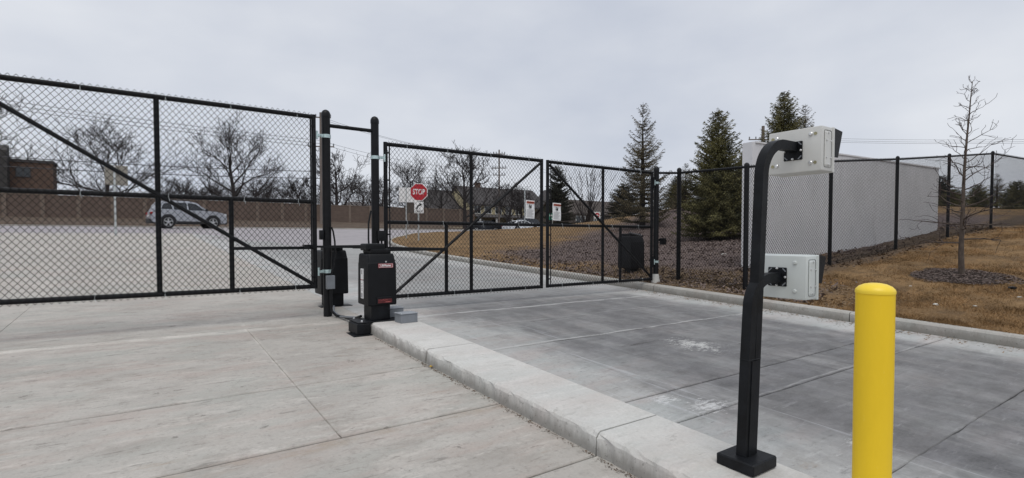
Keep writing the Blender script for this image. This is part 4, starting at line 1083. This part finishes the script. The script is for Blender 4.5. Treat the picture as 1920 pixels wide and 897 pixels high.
# brick building at the left
bb = thing("brick_building", "flat-roofed brown brick building at the left edge behind the wall", "building", (-12, 75, 3))
MB().box((-30, 75, 2.5), (-8.1, 78, 9.25)).build("brick_wall", M_BRICKB, bb)
MB().box((-30, 74.9, 9.252), (-8.0, 78.1, 9.55)).build("roof_edge", M_ROOF, bb)
MB().prism([(73.6, 2.5), (74.99, 2.5), (74.99, 10.9), (73.6, 10.25)], -20.0, -11.5, 'x').build("stair_tower", mat("dark_metal_siding", (.05, .047, .045), .8, .2, 2), bb)
window(bb, -11.0, -9.95, 7.75, 8.7, 74.98, 2, M_ROOF)
def gable(parent, x0, x1, y0, y1, zb, ze, zr, wall, roof, along='x'):
    MB().box((x0, y0, zb), (x1, y1, ze)).build("wall", wall, parent)
    r = MB(); o_ = .4
    if along == 'x':
        ym = (y0 + y1) / 2
        r.prism([(y0 - o_, ze - .1), (ym, zr), (y1 + o_, ze - .1), (y1 + o_, ze + .1), (ym, zr + .22), (y0 - o_, ze + .1)], x0 - .3, x1 + .3, 'x'); r.build("roof", roof, parent)
        MB().prism([(y0, ze + .002), (y1, ze + .002), (ym, zr - .05)], x0 + .01, x1 - .01, 'x').build("gable_wall", wall, parent)
    else:
        xm = (x0 + x1) / 2
        r.prism([(x0 - o_, ze - .1), (xm, zr), (x1 + o_, ze - .1), (x1 + o_, ze + .1), (xm, zr + .22), (x0 - o_, ze + .1)], y0 - .3, y1 + .3, 'y'); r.build("roof", roof, parent)
        MB().prism([(x0, ze + .002), (x1, ze + .002), (xm, zr - .05)], y0 + .01, y1 - .01, 'y').build("gable_wall", wall, parent)
# cream house
p = at(880, 400, 86); hx, hy = p.x, p.y
ch = thing("cream_house", "cream two-storey house with dark roof and a row of white-trimmed windows", "house", (hx + 8, hy, 3.2))
gable(ch, hx, hx + 16, hy, hy + 9, 2.8, 6.8, 10.0, M_CREAM, M_ROOF)
for q in range(7): window(ch, hx + .9 + q * 2.1, hx + 2.1 + q * 2.1, 5.4, 6.6, hy - .02, 2)
MB().prism([(hy - 3.2, 4.55), (hy - .02, 5.1), (hy - .02, 5.25), (hy - 3.2, 4.7)], hx - .2, hx + 16, 'x').build("porch_roof", M_ROOF, ch)
for q in range(6): MB().box((hx + .2 + q * 3.1, hy - 3.0, 2.8), (hx + .45 + q * 3.1, hy - 2.75, 4.58)).build("porch_post", M_TRIM, ch)
for q in range(5): window(ch, hx + 1.2 + q * 3.1, hx + 2.7 + q * 3.1, 3.2, 4.4, hy - .02, 2)
MB().box((hx + 4, hy + 4.3, 9.5), (hx + 4.8, hy + 5.1, 11.0)).build("chimney", M_BRICKB, ch)
gx0 = hx + 12.5
gw = MB(); gw.prism([(gx0, 2.8), (gx0 + 6, 2.8), (gx0 + 6, 6.6), (gx0 + 3, 9.6), (gx0, 6.6)], hy - 4, hy - .05, 'y'); gw.build("gable_wing", M_CREAM, ch)
gr_ = MB(); gr_.prism([(gx0 - .4, 6.25), (gx0 + 3, 9.65), (gx0 + 6.4, 6.25), (gx0 + 6.4, 6.5), (gx0 + 3, 9.9), (gx0 - .4, 6.5)], hy - 4.4, hy - .03, 'y'); gr_.build("wing_roof", M_ROOF, ch)
window(ch, gx0 + 2.2, gx0 + 3.8, 6.0, 7.4, hy - 4.02, 2)
# dark roofed house
p = at(800, 400, 84); hx, hy = p.x, p.y
dh = thing("dark_roofed_house", "house with a large dark shingled roof behind the stop sign", "house", (hx + 5, hy, 3.2))
gable(dh, hx, hx + 8.5, hy, hy + 9, 2.8, 5.4, 9.3, M_SIDEB, M_ROOF)
for q in range(3): window(dh, hx + 1 + q * 2.5, hx + 2.1 + q * 2.5, 3.6, 4.9, hy - .02, 2)
p = at(632, 400, 82); hx, hy = p.x, p.y
rh = thing("grey_roofed_house", "low grey hip-roofed house seen between the two tall posts above the wall", "house", (hx + 4, hy, 3.2))
MB().box((hx, hy, 2.8), (hx + 8, hy + 7, 5.3)).build("wall", M_SIDEB, rh)
MB().add([(hx - .4, hy - .4, 5.3), (hx + 8.4, hy - .4, 5.3), (hx + 8.4, hy + 7.4, 5.3), (hx - .4, hy + 7.4, 5.3), (hx + 3, hy + 3.5, 7.3), (hx + 5, hy + 3.5, 7.3)], [(0, 1, 5, 4), (1, 2, 5), (2, 3, 4, 5), (3, 0, 4), (3, 2, 1, 0)]).build("roof", mat("grey_shingle", (.12, .11, .11), .95, .2, 6), rh)
window(rh, hx + 5.6, hx + 6.8, 3.9, 5.0, hy - .02, 2)
p = at(1068, 400, 72); hx, hy = p.x, p.y
bh = thing("brown_house", "dark brown house low behind the bare shrub and far gate leaf", "house", (hx + 5, hy, 3.0))
gable(bh, hx, hx + 12, hy, hy + 8, 2.4, 4.6, 6.7, M_SIDEB, M_ROOFB)
for q in range(3): window(bh, hx + 1.2 + q * 3.4, hx + 2.8 + q * 3.4, 3.2, 4.3, hy - .02, 2)

# ------------------------------------------------------------------ cars
def car(label, loc, yaw, paint, kind, group="cars on the road"):
    t = thing("car", label, "car", (0, 0, 0), group)
    if kind == 'suv':
        W_, wr, ax = .92, .365, (-1.33, 1.38)
        low = [(-2.22, .34), (-2.3, .5), (-2.31, .72), (-2.24, .98), (-2.12, 1.10), (1.0, 1.12), (1.72, 1.06), (2.12, .96), (2.29, .76), (2.29, .45), (2.2, .3)]
        gh = [(-2.16, 1.06), (-2.0, 1.4), (-1.78, 1.64), (-1.1, 1.71), (-.1, 1.70), (.42, 1.6), (1.18, 1.05)]
        wins = [[(-1.72, 1.16), (-1.55, 1.50), (-1.15, 1.56), (-1.05, 1.15)], [(-.98, 1.14), (-.98, 1.57), (-.22, 1.585), (-.18, 1.12)], [(-.1, 1.12), (-.14, 1.58), (.36, 1.52), (.92, 1.1)]]
    else:
        W_, wr, ax = .9, .33, (-1.33, 1.37)
        low = [(-2.2, .3), (-2.3, .48), (-2.3, .72), (-2.2, .92), (-1.4, .98), (.9, .95), (1.7, .86), (2.15, .74), (2.28, .55), (2.25, .36), (2.15, .26)]
        gh = [(-1.95, .93), (-1.15, 1.36), (-.7, 1.44), (.0, 1.44), (.35, 1.36), (1.15, .93)]
        wins = [[(-1.5, 1.02), (-1.02, 1.31), (-.62, 1.36), (-.58, 1.0)], [(-.5, 1.0), (-.52, 1.37), (.02, 1.37), (.32, 1.3), (.86, .99)]]
    bz = .31
    MB().prism(low, -W_, W_, 'y', bevel=.05).build("body", paint, t, True)
    zlo = min(p[1] for p in gh); zhi = max(p[1] for p in gh)
    wd = lambda z: W_ * (.94 - .2 * (z - zlo) / (zhi - zlo))
    bm = bmesh.new(); L_ = [bm.verts.new((x, -wd(z), z)) for x, z in gh]; R_ = [bm.verts.new((x, wd(z), z)) for x, z in gh]
    bm.faces.new(L_); bm.faces.new(R_[::-1])
    for q in range(len(gh)): bm.faces.new((L_[q], R_[q], R_[(q + 1) % len(gh)], L_[(q + 1) % len(gh)]))
    bmesh.ops.recalc_face_normals(bm, faces=bm.faces[:]); bmesh.ops.bevel(bm, geom=bm.edges[:], offset=.03, segments=2, affect='EDGES')
    MB().from_bm(bm).build("cabin", paint, t, True)
    for sd_ in (-1, 1):
        for wn_ in wins:
            MB().add([(x, sd_ * (wd(z) + .004), z) for x, z in wn_] + [(x, sd_ * (wd(z) - .03), z) for x, z in wn_], [tuple(range(len(wn_)))] + [(q, (q + 1) % len(wn_), (q + 1) % len(wn_) + len(wn_), q + len(wn_)) for q in range(len(wn_))]).build("side_window", M_CGLASS, t)
        MB().rbox((ax[0] + .5, sd_ * W_ - .015, .27), (ax[1] - .5, sd_ * W_ + .015, .42), .01, 1).build("sill_cladding", M_CLAD, t)
        for axx in ax:
            ar = MB(); n = 12
            for q in range(n):
                a0, a1 = math.pi * (q / n * 1.1 - .05), math.pi * ((q + 1) / n * 1.1 - .05)
                ri, ro = wr + .03, wr + .12; yy0, yy1 = sd_ * (W_ - .05), sd_ * (W_ + .016)
                vs_ = [(axx + r_ * math.cos(a), yv, wr + r_ * math.sin(a)) for yv in (yy0, yy1) for (r_, a) in ((ri, a0), (ro, a0), (ro, a1), (ri, a1))]
                ar.add(vs_, [(0, 1, 2, 3), (4, 7, 6, 5), (0, 4, 5, 1), (1, 5, 6, 2), (2, 6, 7, 3), (3, 7, 4, 0)])
            ar.build("wheel_arch", M_CLAD, t)
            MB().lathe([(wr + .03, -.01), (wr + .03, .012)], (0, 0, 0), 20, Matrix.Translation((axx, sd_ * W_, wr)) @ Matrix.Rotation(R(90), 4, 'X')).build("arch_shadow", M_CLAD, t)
            mw = Matrix.Translation((axx, sd_ * (W_ - .07), wr)) @ Matrix.Rotation(R(-90 * sd_), 4, 'X')
            wh = MB().lathe([(wr - .09, -.1), (wr - .01, -.09), (wr, -.05), (wr, .06), (wr - .015, .1), (wr - .07, .11), (wr - .12, .085)], (0, 0, 0), 24, mw).build("wheel", M_TYRE, t, True)
            rm = MB(); rm.lathe([(.06, .09), (.06, .105), (.03, .108)], (0, 0, 0), 12, mw)
            for q in range(5):
                m5 = mw @ Matrix.Rotation(2 * math.pi * q / 5, 4, 'Z'); rm.add([m5 @ Vector(v) for v in ((-.03, .03, .092), (.03, .03, .092), (.055, wr - .1, .088), (-.055, wr - .1, .088), (-.03, .03, .106), (.03, .03, .106), (.055, wr - .1, .1), (-.055, wr - .1, .1))], [(0, 1, 2, 3), (4, 7, 6, 5), (0, 4, 5, 1), (1, 5, 6, 2), (2, 6, 7, 3), (3, 7, 4, 0)])
            ring = [(mw @ Vector((math.cos(a) * (wr - .10), math.sin(a) * (wr - .10), .095))) for a in np.linspace(0, 2 * math.pi, 25)]
            rm.tube(ring, .016, 5, False); rm.build("rim", M_RIM, wh)
        xm = gh[-1][0] - .18; MB().rbox((xm - .09, sd_ * (W_ + .03) - .07, zlo + .04), (xm + .05, sd_ * (W_ + .03) + .07, zlo + .19), .02).build("wing_mirror", M_CLAD if kind == 'suv' else paint, t)
        MB().rbox((low[-3][0] - .28, sd_ * (W_ - .12) - .1, low[-4][1] - .13), (low[-3][0] - .03, sd_ * (W_ - .12) + .105, low[-4][1] - .02), .02).build("headlight", M_HEADL, t)
        MB().rbox((low[2][0] - .012, sd_ * (W_ - .14) - .13, low[3][1] - .16), (low[2][0] + .25, sd_ * (W_ - .14) + .147, low[3][1] - .02), .02).build("taillight", M_LAMP, t)
        for xd in (-.75, .15): MB().rbox((xd - .1, sd_ * W_ - .005, zlo - .09), (xd + .1, sd_ * W_ + .022, zlo - .05), .008, 1).build("door_handle", paint, t)
    # windscreen and rear glass lie on the sloping cabin faces
    def slope_glass(pa, pb, nm):
        (xa, za), (xb_, zb_) = pa, pb; d = Vector((xb_ - xa, zb_ - za)); nr = Vector((d.y, -d.x)).normalized()
        if (nr.x > 0) != (nm == "windscreen"): nr = -nr
        vs_ = []
        for off in (.006, -.02):
            for f_, in ((.1,), (.9,)):
                x_ = xa + d.x * f_ + nr.x * off; z_ = za + d.y * f_ + nr.y * off
                vs_ += [(x_, -(wd(z_) - .08), z_), (x_, wd(z_) - .08, z_)]
        MB().add(vs_, [(0, 1, 3, 2), (4, 6, 7, 5), (0, 4, 5, 1), (1, 5, 7, 3), (3, 7, 6, 2), (2, 6, 4, 0)]).build(nm, M_CGLASS, t)
    slope_glass(gh[-1], gh[-2], "windscreen"); slope_glass(gh[0], gh[1] if kind != 'suv' else gh[2], "rear_window")
    MB().rbox((low[1][0] - .02, -W_ + .06, .3), (low[1][0] + .25, W_ - .06, .56), .03).build("rear_bumper", M_CLAD if kind == 'suv' else paint, t)
    MB().rbox((low[-2][0] - .25, -W_ + .08, .28), (low[-2][0] + .03, W_ - .08, .46), .03).build("front_bumper", M_CLAD, t)
    MB().box((low[-3][0] - .2, -.45, .5), (low[-3][0] + .012, .45, .68)).build("grille", M_CLAD, t)
    MB().box((low[2][0] - .008, -.26, .66), (low[2][0] + .05, .26, .78)).build("number_plate", M_WHITE, t)
    if kind == 'suv':
        for sd_ in (-1, 1): MB().tube([(-1.7, sd_ * (wd(zhi) - .1), zhi - .03), (-1.5, sd_ * (wd(zhi) - .1), zhi + .045), (-.2, sd_ * (wd(zhi) - .1), zhi + .045), (.1, sd_ * (wd(zhi) - .1), zhi - .03)], .016, 6).build("roof_rail", M_CLAD, t)
    t.location = loc; t.rotation_euler = (0, 0, yaw); t.scale = (1, 1, 1.1 if kind == 'suv' else 1); return t
p = at(352, 428, 37.0); car("silver SUV driving along the road, seen through the nearest gate leaf", (p.x, p.y, float(s(p.y)) - .01), R(9), M_SILVER, 'suv')
sheet("parking_lot", [31, 33, 36, 45, 60, 80], [50.2, 52, 54, 58, 62, 66], lambda x, y: 1.93 + 0 * x, M_ASPH)
p = at(905, 437, 64); car("dark car parked beyond the grass, left of the white car", (p.x, p.y, 1.93), R(178), M_DARKP, 'sedan')
p = at(978, 438, 63); car("white car parked beyond the mound, below the middle gate sign", (p.x, p.y, 1.93), R(2), M_WHITEP, 'sedan')
p = at(996, 430, 69); car("dark SUV parked behind the white car", (p.x, p.y, 1.93), R(3), M_DARKP, 'suv')

# ------------------------------------------------------------------ signs beyond the gate
def sign_post(parent, x, y, z0, z1, r=.03): MB().box((x - r, y - r * .6, z0), (x + r, y + r * .6, z1)).build("post", M_GALV, parent)
p = at(785, 460, 25.5); sx_, sy_ = p.x, p.y; sz_ = gz(sx_, sy_)
ss = thing("stop_sign", "red octagonal stop sign with a white right-turn-only plate below", "sign", (sx_, sy_, sz_))
c0 = at(785, 361, 25.5); m = facing((sx_, sy_ - .05, c0.z), (-.35, -1, 0))
sign_post(ss, sx_, sy_, sz_ - .2, c0.z + .4)
def ngon(r, n, z0, z1, m, rot=0): return MB().prism([(r * math.cos(rot + 2 * math.pi * q / n), r * math.sin(rot + 2 * math.pi * q / n)) for q in range(n)], z0, z1, 'z', m)
ngon(.455, 8, .0, .006, m, math.pi / 8).build("border_plate", M_WHITE, ss); ngon(.42, 8, .0062, .009, m, math.pi / 8).build("face", M_RED, ss)
text("STOP", M_WHITE, ss, .37, m @ Matrix.Translation((0, 0, .011)), bold=.008, sx=.66)
c1 = at(785, 389.5, 25.5); m1 = facing((sx_, sy_ - .05, c1.z), (-.35, -1, 0))
MB().box((-.225, -.28, 0), (.225, .28, .006), m1).build("turn_plate", M_WHITE, ss)
ar = MB(); pts = [(-.1 + .17 * (1 - math.cos(a)), -.10 + .22 * math.sin(a)) for a in np.linspace(0, 1.35, 8)]
for (a, b) in zip(pts[:-1], pts[1:]):
    d = Vector((b[0] - a[0], b[1] - a[1])).normalized(); nn = Vector((-d.y, d.x)) * .035
    ar.add([m1 @ Vector((a[0] + nn.x, a[1] + nn.y, .008)), m1 @ Vector((a[0] - nn.x, a[1] - nn.y, .008)), m1 @ Vector((b[0] - nn.x, b[1] - nn.y, .008)), m1 @ Vector((b[0] + nn.x, b[1] + nn.y, .008))], [(0, 1, 2, 3)])
ar.add([m1 @ Vector(v) for v in ((.02, .22, .0082), (.04, .04, .0082), (.16, .16, .0082))], [(0, 1, 2)]); ar.build("arrow", M_INK, ss)
text("ONLY", M_INK, ss, .14, m1 @ Matrix.Translation((0, -.2, .008)), bold=.003)
# white sign back beside it
p = at(762, 448, 30); bx_, by_ = p.x, p.y; bz_ = gz(bx_, by_)
wb = thing("blank_sign", "large white sign on a thin post half hidden by the stop sign", "sign", (bx_, by_, bz_)); sign_post(wb, bx_, by_, bz_ - .2, at(762, 350, 30).z)
cc = at(765, 366, 30); m = facing((cc.x, by_ - .04, cc.z), (-.35, -1, 0)); MB().rbox((-.52, -.42, 0), (.52, .42, .008), .002, 1, m).build("plate", M_WHITE, wb)
cc = at(770, 390, 30); m = facing((cc.x, by_ - .04, cc.z), (-.35, -1, 0)); MB().rbox((-.2, -.3, 0), (.2, .3, .008), .002, 1, m).build("dark_plate", M_SIDEB, wb)
# tan sign by the road at left
p = at(217, 443, 27.5); bx_, by_ = p.x, p.y; bz_ = gz(bx_, by_)
tb = thing("tan_sign", "weathered tan sign seen from the back on a galvanized post by the road", "sign", (bx_, by_, bz_)); sign_post(tb, bx_, by_, bz_ - .2, at(217, 312, 27.5).z, .045)
cc = at(218, 329, 27.5); m = facing((cc.x, by_ + .06, cc.z), (.3, -1, 0)); MB().rbox((-.5, -.52, 0), (.5, .52, .02), .004, 1, m).build("plate", M_TANSIGN, tb)
# green street sign and small red-and-white sign
p = at(1036, 425, 44); bx_, by_ = p.x, p.y; gs = thing("street_name_sign", "small green street sign beside the far warning sign", "sign", (bx_, by_, gz(bx_, by_))); sign_post(gs, bx_, by_, gz(bx_, by_) - .2, at(1036, 398, 44).z, .03)
cc = at(1033, 407, 44); m = facing((cc.x, by_ - .05, cc.z), (-.6, -1, 0)); MB().rbox((-.3, -.27, 0), (.3, .27, .01), .003, 1, m).build("plate", M_GREEN, gs)
gl_ = MB()
for q in range(3): gl_.box((-.2 + q * .14, .04, .011), (-.11 + q * .14, .17, .0125), m); gl_.box((-.15 + q * .13, -.17, .011), (-.07 + q * .13, -.05, .0125), m)
gl_.build("pale_lettering", M_WHITE, gs)
p = at(1118, 425, 43); bx_, by_ = p.x, p.y; rs_ = thing("small_red_sign", "small white sign with red symbol on the mound crest behind the far gate leaf", "sign", (bx_, by_, gz(bx_, by_))); cc = at(1118.5, 404, 43); sign_post(rs_, bx_, by_, gz(bx_, by_) - .2, cc.z + .25, .03)
m = facing((cc.x, by_ - .05, cc.z), (-.6, -1, 0)); MB().rbox((-.27, -.27, 0), (.27, .27, .01), .003, 1, m).build("plate", M_WHITE, rs_)
rr = MB(); rr.lathe([(.2, .0105), (.2, .012)], (0, 0, 0), 20, m); rr.build("red_disc", M_RED, rs_); MB().box((-.13, -.04, .0125), (.13, .04, .014), m).build("white_bar", M_WHITE, rs_)

# ------------------------------------------------------------------ utility poles and wires
def pole(px, ytop, t, label, r0, arms, material=M_POLE, arm_dir=(0, 1, 0), insul=True):
    g_ = tree_spot(px, t); top = at(px, ytop, t).z; o = thing("utility_pole", label, "utility pole", tuple(g_), "utility poles")
    MB().tube([(g_.x, g_.y, g_.z - .5), (g_.x, g_.y, top)], [r0 * 1.2, r0 * .8], 10).build("pole", material, o, True)
    d = Vector(arm_dir).normalized()
    for (za, hl) in arms:
        z = at(px, za, t).z; a = g_ + d * hl; b = g_ - d * hl
        am = MB(); am.tube([(a.x, a.y, z), (b.x, b.y, z)], .055, square=True); ab = am.build("crossarm", material, o)
        if insul:
            for k in (-.95, -.5, .5, .95):
                q = g_ + d * hl * k; MB().lathe([(.05, 0), (.08, .06), (.05, .12), (.08, .18), (.04, .26)], (q.x, q.y, z + .08), 8).build("insulator", M_GREYBOX, ab)
    return g_, top
perp = (.82, -.572, 0)
gB, tBz = pole(604, 213, 54.5, "utility pole mostly hidden behind the left tall gate post", .17, [(222, 1.0), (276, 1.3)], arm_dir=(.9, -.45, 0))
gA, tAz = pole(936, 282, 76, "wooden utility pole with three crossarms above the cream house", .13, [(290, .85), (316, 1.0), (329, .85)], arm_dir=(.85, -.5, 0))
gC, tCz = pole(1428, 238, 60, "grey utility pole with crossarm rising above the left end of the pale wall", .2, [(263, 1.6)], arm_dir=(.8, -.6, 0))
lp = tree_spot(984, 50); lpo = thing("light_pole", "slim grey pole with a short arm behind the middle gate leaf", "pole", tuple(lp)); MB().tube([(lp.x, lp.y, lp.z - .3), (lp.x, lp.y, at(984, 354, 50).z)], .06, 8).build("shaft", M_GALV, lpo)
zz = at(984, 354, 50).z; MB().tube([(lp.x, lp.y, zz), (lp.x - .9, lp.y + .5, zz + .03)], .035, 6).build("arm", M_GALV, lpo)
def wire(a, b, sag, label, r=.013):
    a, b = Vector(a), Vector(b); pts = []
    for q in range(17):
        u = q / 16; v = a.lerp(b, u); v.z -= sag * 4 * u * (1 - u); pts.append(v)
    o = MB().tube(pts, r, 4).build("overhead_wire", M_WIRE, None); tag(o, label, "wire", "overhead wires"); return o
e = Vector((-45, 56, 0))
for (dz, y2, r_, lb) in ((175, 222, .019, "uppermost thin overhead wire crossing the sky left of the tall posts"), (183, 228, .019, "second thin overhead wire just below the uppermost one at left"), (190, 234, .019, "third thin overhead wire at upper left")):
    a = on_y(0, dz, 56); b = at(604, y2 + 42, 54.5); dd = a - b; wire(b, b + dd * 1.7, .5, lb, r_)
for (y1, y2, lb) in ((282, 322, "upper of the two thicker wires crossing low behind the trees at left"), (300, 335, "lower of the two thicker wires crossing low behind the trees at left")):
    a = on_y(0, y1, 56); b = at(604, y2, 54.5); dd = a - b; wire(b, b + dd * 1.7, .5, lb, .034)
for k, (y1, y2, lb) in enumerate(((221, 289, "top wire between the two tall posts running down to the wooden pole"), (225, 289.5, "second wire running down from the hidden pole to the wooden pole"), (266, 316, "middle wire from the hidden pole to the wooden pole, with hanging droppers"), (272, 329, "lowest wire from the hidden pole to the wooden pole"))):
    a = at(606 + k, y1, 54.5); b = at(936 + (k - 1) * 6, y2, 76); wire(a, b, .9, lb, .014)
for (k, lb) in ((0, "left wire falling away to the right from the wooden pole"), (14, "right wire falling away to the right from the wooden pole")):
    wire(at(930 + k, 289, 76), at(1190 + k, 372, 110), .6, lb, .014)
for (y1, lb) in ((258, "highest of three wires crossing the sky at right"), (262, "middle of three wires crossing the sky at right"), (265, "lowest of three wires crossing the sky at right")):
    wire(at(1428, y1 - 3, 60), at(2120, y1 - .5, 46), .35, lb, .011)

# ------------------------------------------------------------------ small ground things
def chips(name, pts, size, material, kind="stuff", flat=.5):
    n = len(pts); a = rng.uniform(0, 6.283, n); L = size * rng.uniform(.5, 1.5, n); W2 = L * rng.uniform(.12, .34, n)
    tl = rng.normal(0, flat, (n, 2)); V = np.zeros((n, 4, 3))
    ca, sa = np.cos(a), np.sin(a)
    for k, (u, v) in enumerate(((-1, -1), (1, -1), (1, 1), (-1, 1))):
        V[:, k, 0] = pts[:, 0] + ca * L * u - sa * W2 * v; V[:, k, 1] = pts[:, 1] + sa * L * u + ca * W2 * v
        V[:, k, 2] = pts[:, 2] + L * u * tl[:, 0] * .6 + W2 * v * tl[:, 1]
    return np_mesh(name, V.reshape(-1, 3), np.arange(n * 4), 4, material, None, kind)
# grass blades on the near lawn
N = 190000
gx_ = kr(0) + .13 + 13 * rng.random(N) ** 1.5; gy_ = -1.5 + 6.4 * rng.random(N)
keep = (gx_ < 22) & (((gx_ - yx) ** 2 + (gy_ - yy_) ** 2) > .75 ** 2 * (1 + .3 * np.sin(np.arctan2(gy_ - yy_, gx_ - yx) * 3)))
keep &= (np.sin(gx_ * 1.7 + 2 * np.sin(gy_ * 1.3)) + np.sin(gy_ * 2.3 - gx_) + rng.normal(0, .8, N)) > -1.5
keep &= ~((gy_ > 4.55) & (gx_ > 8.3) & (rng.random(N) < .8)); keep &= ~((gx_ < 9.6) & (gy_ > 3.4) & (rng.random(N) < .75))
gx_, gy_ = gx_[keep], gy_[keep]; n = len(gx_); gz_ = lawn_z(gx_, gy_) - .006
hh = rng.uniform(.016, .042, n) * (1 + .7 * np.clip(np.sin(gx_ * 5.1 + 2 * np.sin(gy_ * 4)) * np.sin(gy_ * 6.3 + gx_ * 2), 0, 1)); an = rng.uniform(0, 6.283, n); le = rng.normal(0, .035, (n, 2)); wd_ = rng.uniform(.0025, .005, n)
V = np.zeros((n, 3, 3)); V[:, 0] = np.stack([gx_ - np.cos(an) * wd_, gy_ - np.sin(an) * wd_, gz_], -1); V[:, 1] = np.stack([gx_ + np.cos(an) * wd_, gy_ + np.sin(an) * wd_, gz_], -1); V[:, 2] = np.stack([gx_ + le[:, 0], gy_ + le[:, 1], gz_ + hh], -1)
o = np_mesh("grass", V.reshape(-1, 3), np.arange(n * 3), 3, M_BLADE, None, "stuff"); tag(o, "dry brown grass blades on the lawn right of the kerb", "grass")
# mulch ring
n = 7000; a = rng.uniform(0, 6.283, n); r = (.74 + .1 * np.sin(a * 3) + .05 * np.sin(a * 7 + 1)) * rng.random(n) ** .6; px_ = yx + r * np.cos(a) * 1.05; py_ = yy_ + r * np.sin(a) * .95
o = chips("mulch", np.stack([px_, py_, lawn_z(px_, py_) + .008 + .03 * (1 - (r / .82) ** 2) + rng.uniform(0, .012, n)], -1), .017, M_CHIP, flat=.35); tag(o, "dark shredded mulch in a ring round the young tree", "mulch")
mm = MB(); mm.lathe([(.72, -.03), (.6, .006), (.4, .025), (.1, .034)], (yx, yy_, 0), 28)
mm.v = [(x, y, float(lawn_z(x, y)) + z) for x, y, z in mm.v]
mm.build("mulch_bed", mat("mulch_soil", (.07, .055, .05), .95, .4, 20), None, True, kind="structure")
# litter, dirt clods behind and around the fence corner
n = 26000; px_ = 8.1 + 16 * rng.random(n) ** 1.3; py_ = 3.9 + 15 * rng.random(n) ** 1.2; k = (px_ > kr(py_) + .2) & ((py_ > 5.0) | (px_ < 9.4 + rng.normal(0, .4, n))) & (py_ - .55 * px_ < 8.6 + rng.normal(0, .8, n)); px_, py_ = px_[k], py_[k]
o = chips("mulch", np.stack([px_, py_, lawn_z(px_, py_) + rng.uniform(.01, .03, len(px_))], -1), .034, M_CHIP, flat=.7); tag(o, "loose bark and leaf mulch behind the fence corner", "mulch")
n = 3500; px_ = rng.uniform(8.0, 9.4, n); py_ = rng.uniform(3.4, 8, n); k = px_ > kr(py_) + .12; px_, py_ = px_[k], py_[k]
o = chips("leaf_litter", np.stack([px_, py_, lawn_z(px_, py_) + rng.uniform(.005, .02, len(px_))], -1), .02, M_CHIPL, flat=.7); tag(o, "dry leaf litter on the bare soil between kerb and gate post", "leaf litter")
n = 1500; px_ = rng.uniform(10, 21, n); py_ = np.interp(px_, [10, 21], [5.02, 4.2]) + rng.normal(0, .16, n)
o = chips("dirt_clods", np.stack([px_, py_, lawn_z(px_, py_) + rng.uniform(.0, .02, n)], -1), .028, M_DIRT, flat=.8); tag(o, "loose dark soil along the foot of the fence", "soil")
# grit in the gutters
n = 900; py_ = np.repeat(rng.uniform(.6, 5.4, 60), 15) + rng.normal(0, .09, n); px_ = 1.978 - np.abs(rng.normal(0, .02, n)); o = chips("grit", np.stack([px_, py_, s(py_) + .004], -1), .006, M_DIRT, flat=.5); tag(o, "dark grit along the foot of the island kerb", "grit")
n = 1500; py_ = np.repeat(rng.uniform(0, 7, 75), 20) + rng.normal(0, .16, n); px_ = kr(py_) - .03 - np.abs(rng.normal(0, .16, n)); o = chips("grit", np.stack([px_, py_, s(py_) + .004], -1), .011, M_CHIPL, flat=.4); tag(o, "brown leaf crumbs along the lawn kerb", "grit")
def blob(px, py, zoff, size, name, label, cat, material, group=None, seed=0):
    rg = random.Random(seed)
    for it in range(60): pass
    lo, hi = 1.0, 40.0
    d = ray(px, py)
    for it in range(50):
        mid = (lo + hi) / 2; q = CAM + d * mid
        if q.z > gz(q.x, q.y) + zoff: lo = mid
        else: hi = mid
    q = CAM + d * lo; bm = bmesh.new(); bmesh.ops.create_icosphere(bm, subdivisions=2, radius=size)
    for v in bm.verts: v.co = v.co * rg.uniform(.8, 1.15); v.co.z *= .45; v.co.x *= 1.4
    mb = MB().from_bm(bm, Matrix.Translation((q.x, q.y, q.z + size * .2)) @ Matrix.Rotation(rg.uniform(0, 3), 4, 'Z'))
    tag(mb.build(name, material, None), label, cat, group)
for i, (px, py, sz, lb) in enumerate(((1708, 538, .03, "pale stone on the lawn just right of the bollard's top"), (1754, 572, .035, "flat pale stone on the lawn below the mulch ring"), (1828, 575, .022, "small pale stone on the lawn right of the flat one"), (1690, 543, .018, "tiny pale stone nearest the bollard's top"), (1912, 558, .022, "pale stone at the right edge of the lawn"), (1496, 563, .03, "pale stone on the soil just below the lower reader box"), (1358, 478, .05, "white stone on the mulch slope behind the fence"), (1275, 462, .05, "white stone on the mulch slope near the corner post"))):
    blob(px, py, 0, sz, "stone", lb, "stone", M_STONE, "pale stones on the lawn", i)
blob(1898, 541, .02, .05, "drain_cap", "small black drain cap at the right end of the mulch ring", "drain cap", M_BLKP, None, 9)
# fallen yellow leaf by the island
d = ray(814, 688); tt = CAM.z / (.039 * d.y - d.z); q = CAM + d * tt
lf = MB(); n = 10
ol_ = [(.045 * math.cos(a) * (1 + .15 * math.cos(3 * a)), .024 * math.sin(a)) for a in np.linspace(0, 6.283, n, endpoint=False)]
vs_ = [(q.x + x, q.y + y, q.z + .008 + .25 * abs(y) + .1 * x) for x, y in ol_] + [(q.x + x, q.y + y, q.z + .0095 + .25 * abs(y) + .1 * x) for x, y in ol_] + [(q.x, q.y, q.z + .006), (q.x, q.y, q.z + .0075)]
fs_ = [(i, (i + 1) % n, 2 * n) for i in range(n)] + [(n + i, n + (i + 1) % n, 2 * n + 1) for i in range(n)] + [(i, (i + 1) % n, n + (i + 1) % n, n + i) for i in range(n)]
tag(lf.add(vs_, fs_).build("fallen_leaf", M_LEAF, None), "single yellow fallen leaf against the island kerb", "leaf")
for o in list(bpy.data.objects):
    if o.type == 'MESH' and o.name.startswith("tmp_"): bpy.data.objects.remove(o)
